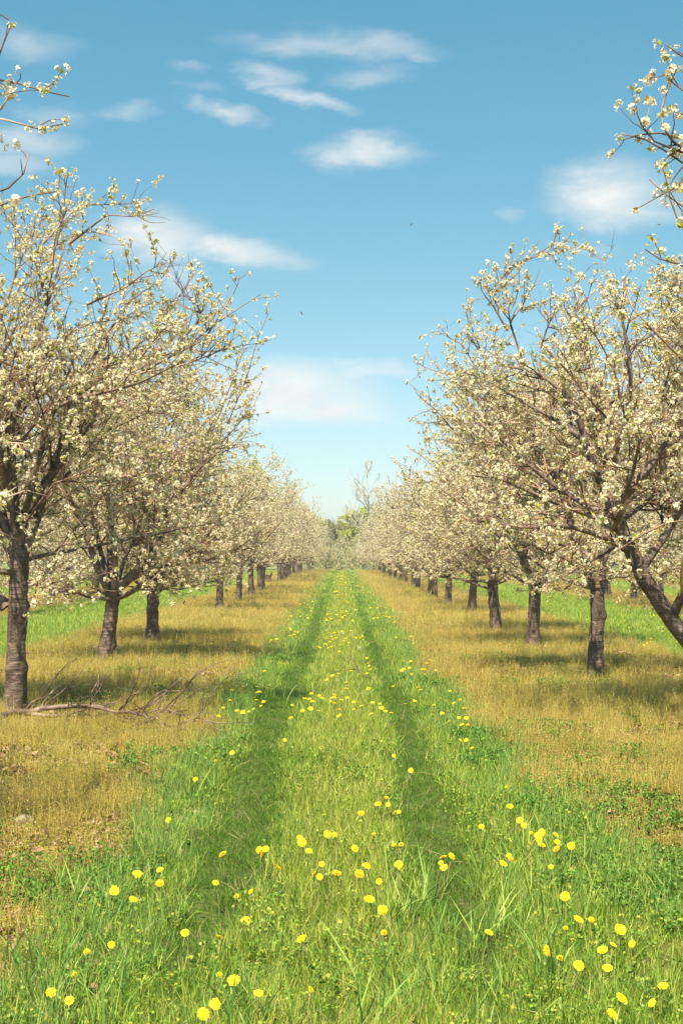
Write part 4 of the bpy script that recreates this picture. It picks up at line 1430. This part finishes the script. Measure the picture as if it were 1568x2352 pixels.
def stone(seed, sx, sy, sz_):
    import bmesh
    bm = bmesh.new()
    bmesh.ops.create_icosphere(bm, subdivisions=4, radius=1)
    r_ = np.random.default_rng(seed)
    k = r_.normal(0, 1, (6, 3))
    for v_ in bm.verts:
        c_ = np.array(v_.co)
        f_ = 1 + sum(.06 * math.sin(float(np.dot(q, c_)) * 2.2 + j) for j, q in enumerate(k))
        v_.co = Vector((c_[0] * sx * f_, c_[1] * sy * f_, c_[2] * sz_ * f_))
    me = bpy.data.meshes.new('stone')
    bm.to_mesh(me)
    bm.free()
    for p_ in me.polygons:
        p_.use_smooth = True
    me.materials.append(m)
    return me


g = on_ground(52, 1893)
tag(link('stone', stone(5, .064, .05, .04), None, (g.x, g.y, .015)), 'pale rounded stone half sunk in the weeds near the left edge', 'stone')
g = on_ground(1252, 1492)
tag(link('stone', stone(6, .035, .03, .05), None, (g.x, g.y, .04)), 'small pale upright stone right of the second right hand trunk', 'stone')

# ------------------------------------------------------------------ insects in the air
m, M = mat('insect_dark')
finish(M, c4(.03, .028, .025), .5)
m2, M2 = mat('insect_wing')
finish(M2, c4(.35, .36, .36), .4, transl=.4)


def insect():
    mb = MB()
    K = 9
    t = np.linspace(0, 1, K)
    P = np.stack([t * .013 - .0065, 0 * t, .0006 * np.sin(t * 3)], -1)
    rad = .0017 * np.array([.3, .75, .8, .45, .95, 1, .35, 1.0, .3])
    tubes(mb, P[None], rad[None][:, ::-1], 8)
    b = mb
    body = b.mesh('insect_body', [m])
    wings = []
    for s in (-1, 1):
        w = MB()
        w.add([(0.001, s * .001, .001), (.003, s * .008, .004), (-.002, s * .012, .005), (-.005, s * .009, .004), (-.003, s * .002, .0015)], [[0, 1, 2, 3, 4]])
        wings.append(w.mesh('insect_wing', [m2]))
    return body, wings


ib, iw = insect()
for (xd, yd, Yd, tilt_, lab) in [(692, 720, 3.6, 52, 'tiny dark insect flying in the blue gap above the left row'), (944, 516, 3.8, -42, 'tiny dark insect flying high right of the sky centre'),
                                 (1512, 516, 4.2, -4, 'tiny pale insect flying below the cloud at the right edge')]:
    e = empty('flying_insect', at(xd, yd, Yd))
    e.rotation_euler = (0, R(tilt_), 0)
    e.scale = (.8, .6, .6)
    tag(e, lab, 'insect', 'insects in the air')
    link('body', ib, e)
    for w_ in iw:
        link('wing', w_, e)

# ------------------------------------------------------------------ haze: the air itself, thin
m, M = mat('air')
vol = M.n('ShaderNodeVolumePrincipled', {'Color': c4(.80, .88, 1.0), 'Density': 0.0007, 'Anisotropy': 0.2}).outputs[0]
M.n('ShaderNodeOutputMaterial', {'Volume': vol})
mb = MB()
V = np.array([(x, y, z) for x in (-3200, 3200) for y in (-3200, 3200) for z in (-1.5, 16)], float)
mb.add(V, [[0, 1, 3, 2], [4, 6, 7, 5], [0, 4, 5, 1], [2, 3, 7, 6], [0, 2, 6, 4], [1, 5, 7, 3]])
tag(link('haze', mb.mesh('haze', [m])), 'thin pale haze over the orchard', kind='stuff')
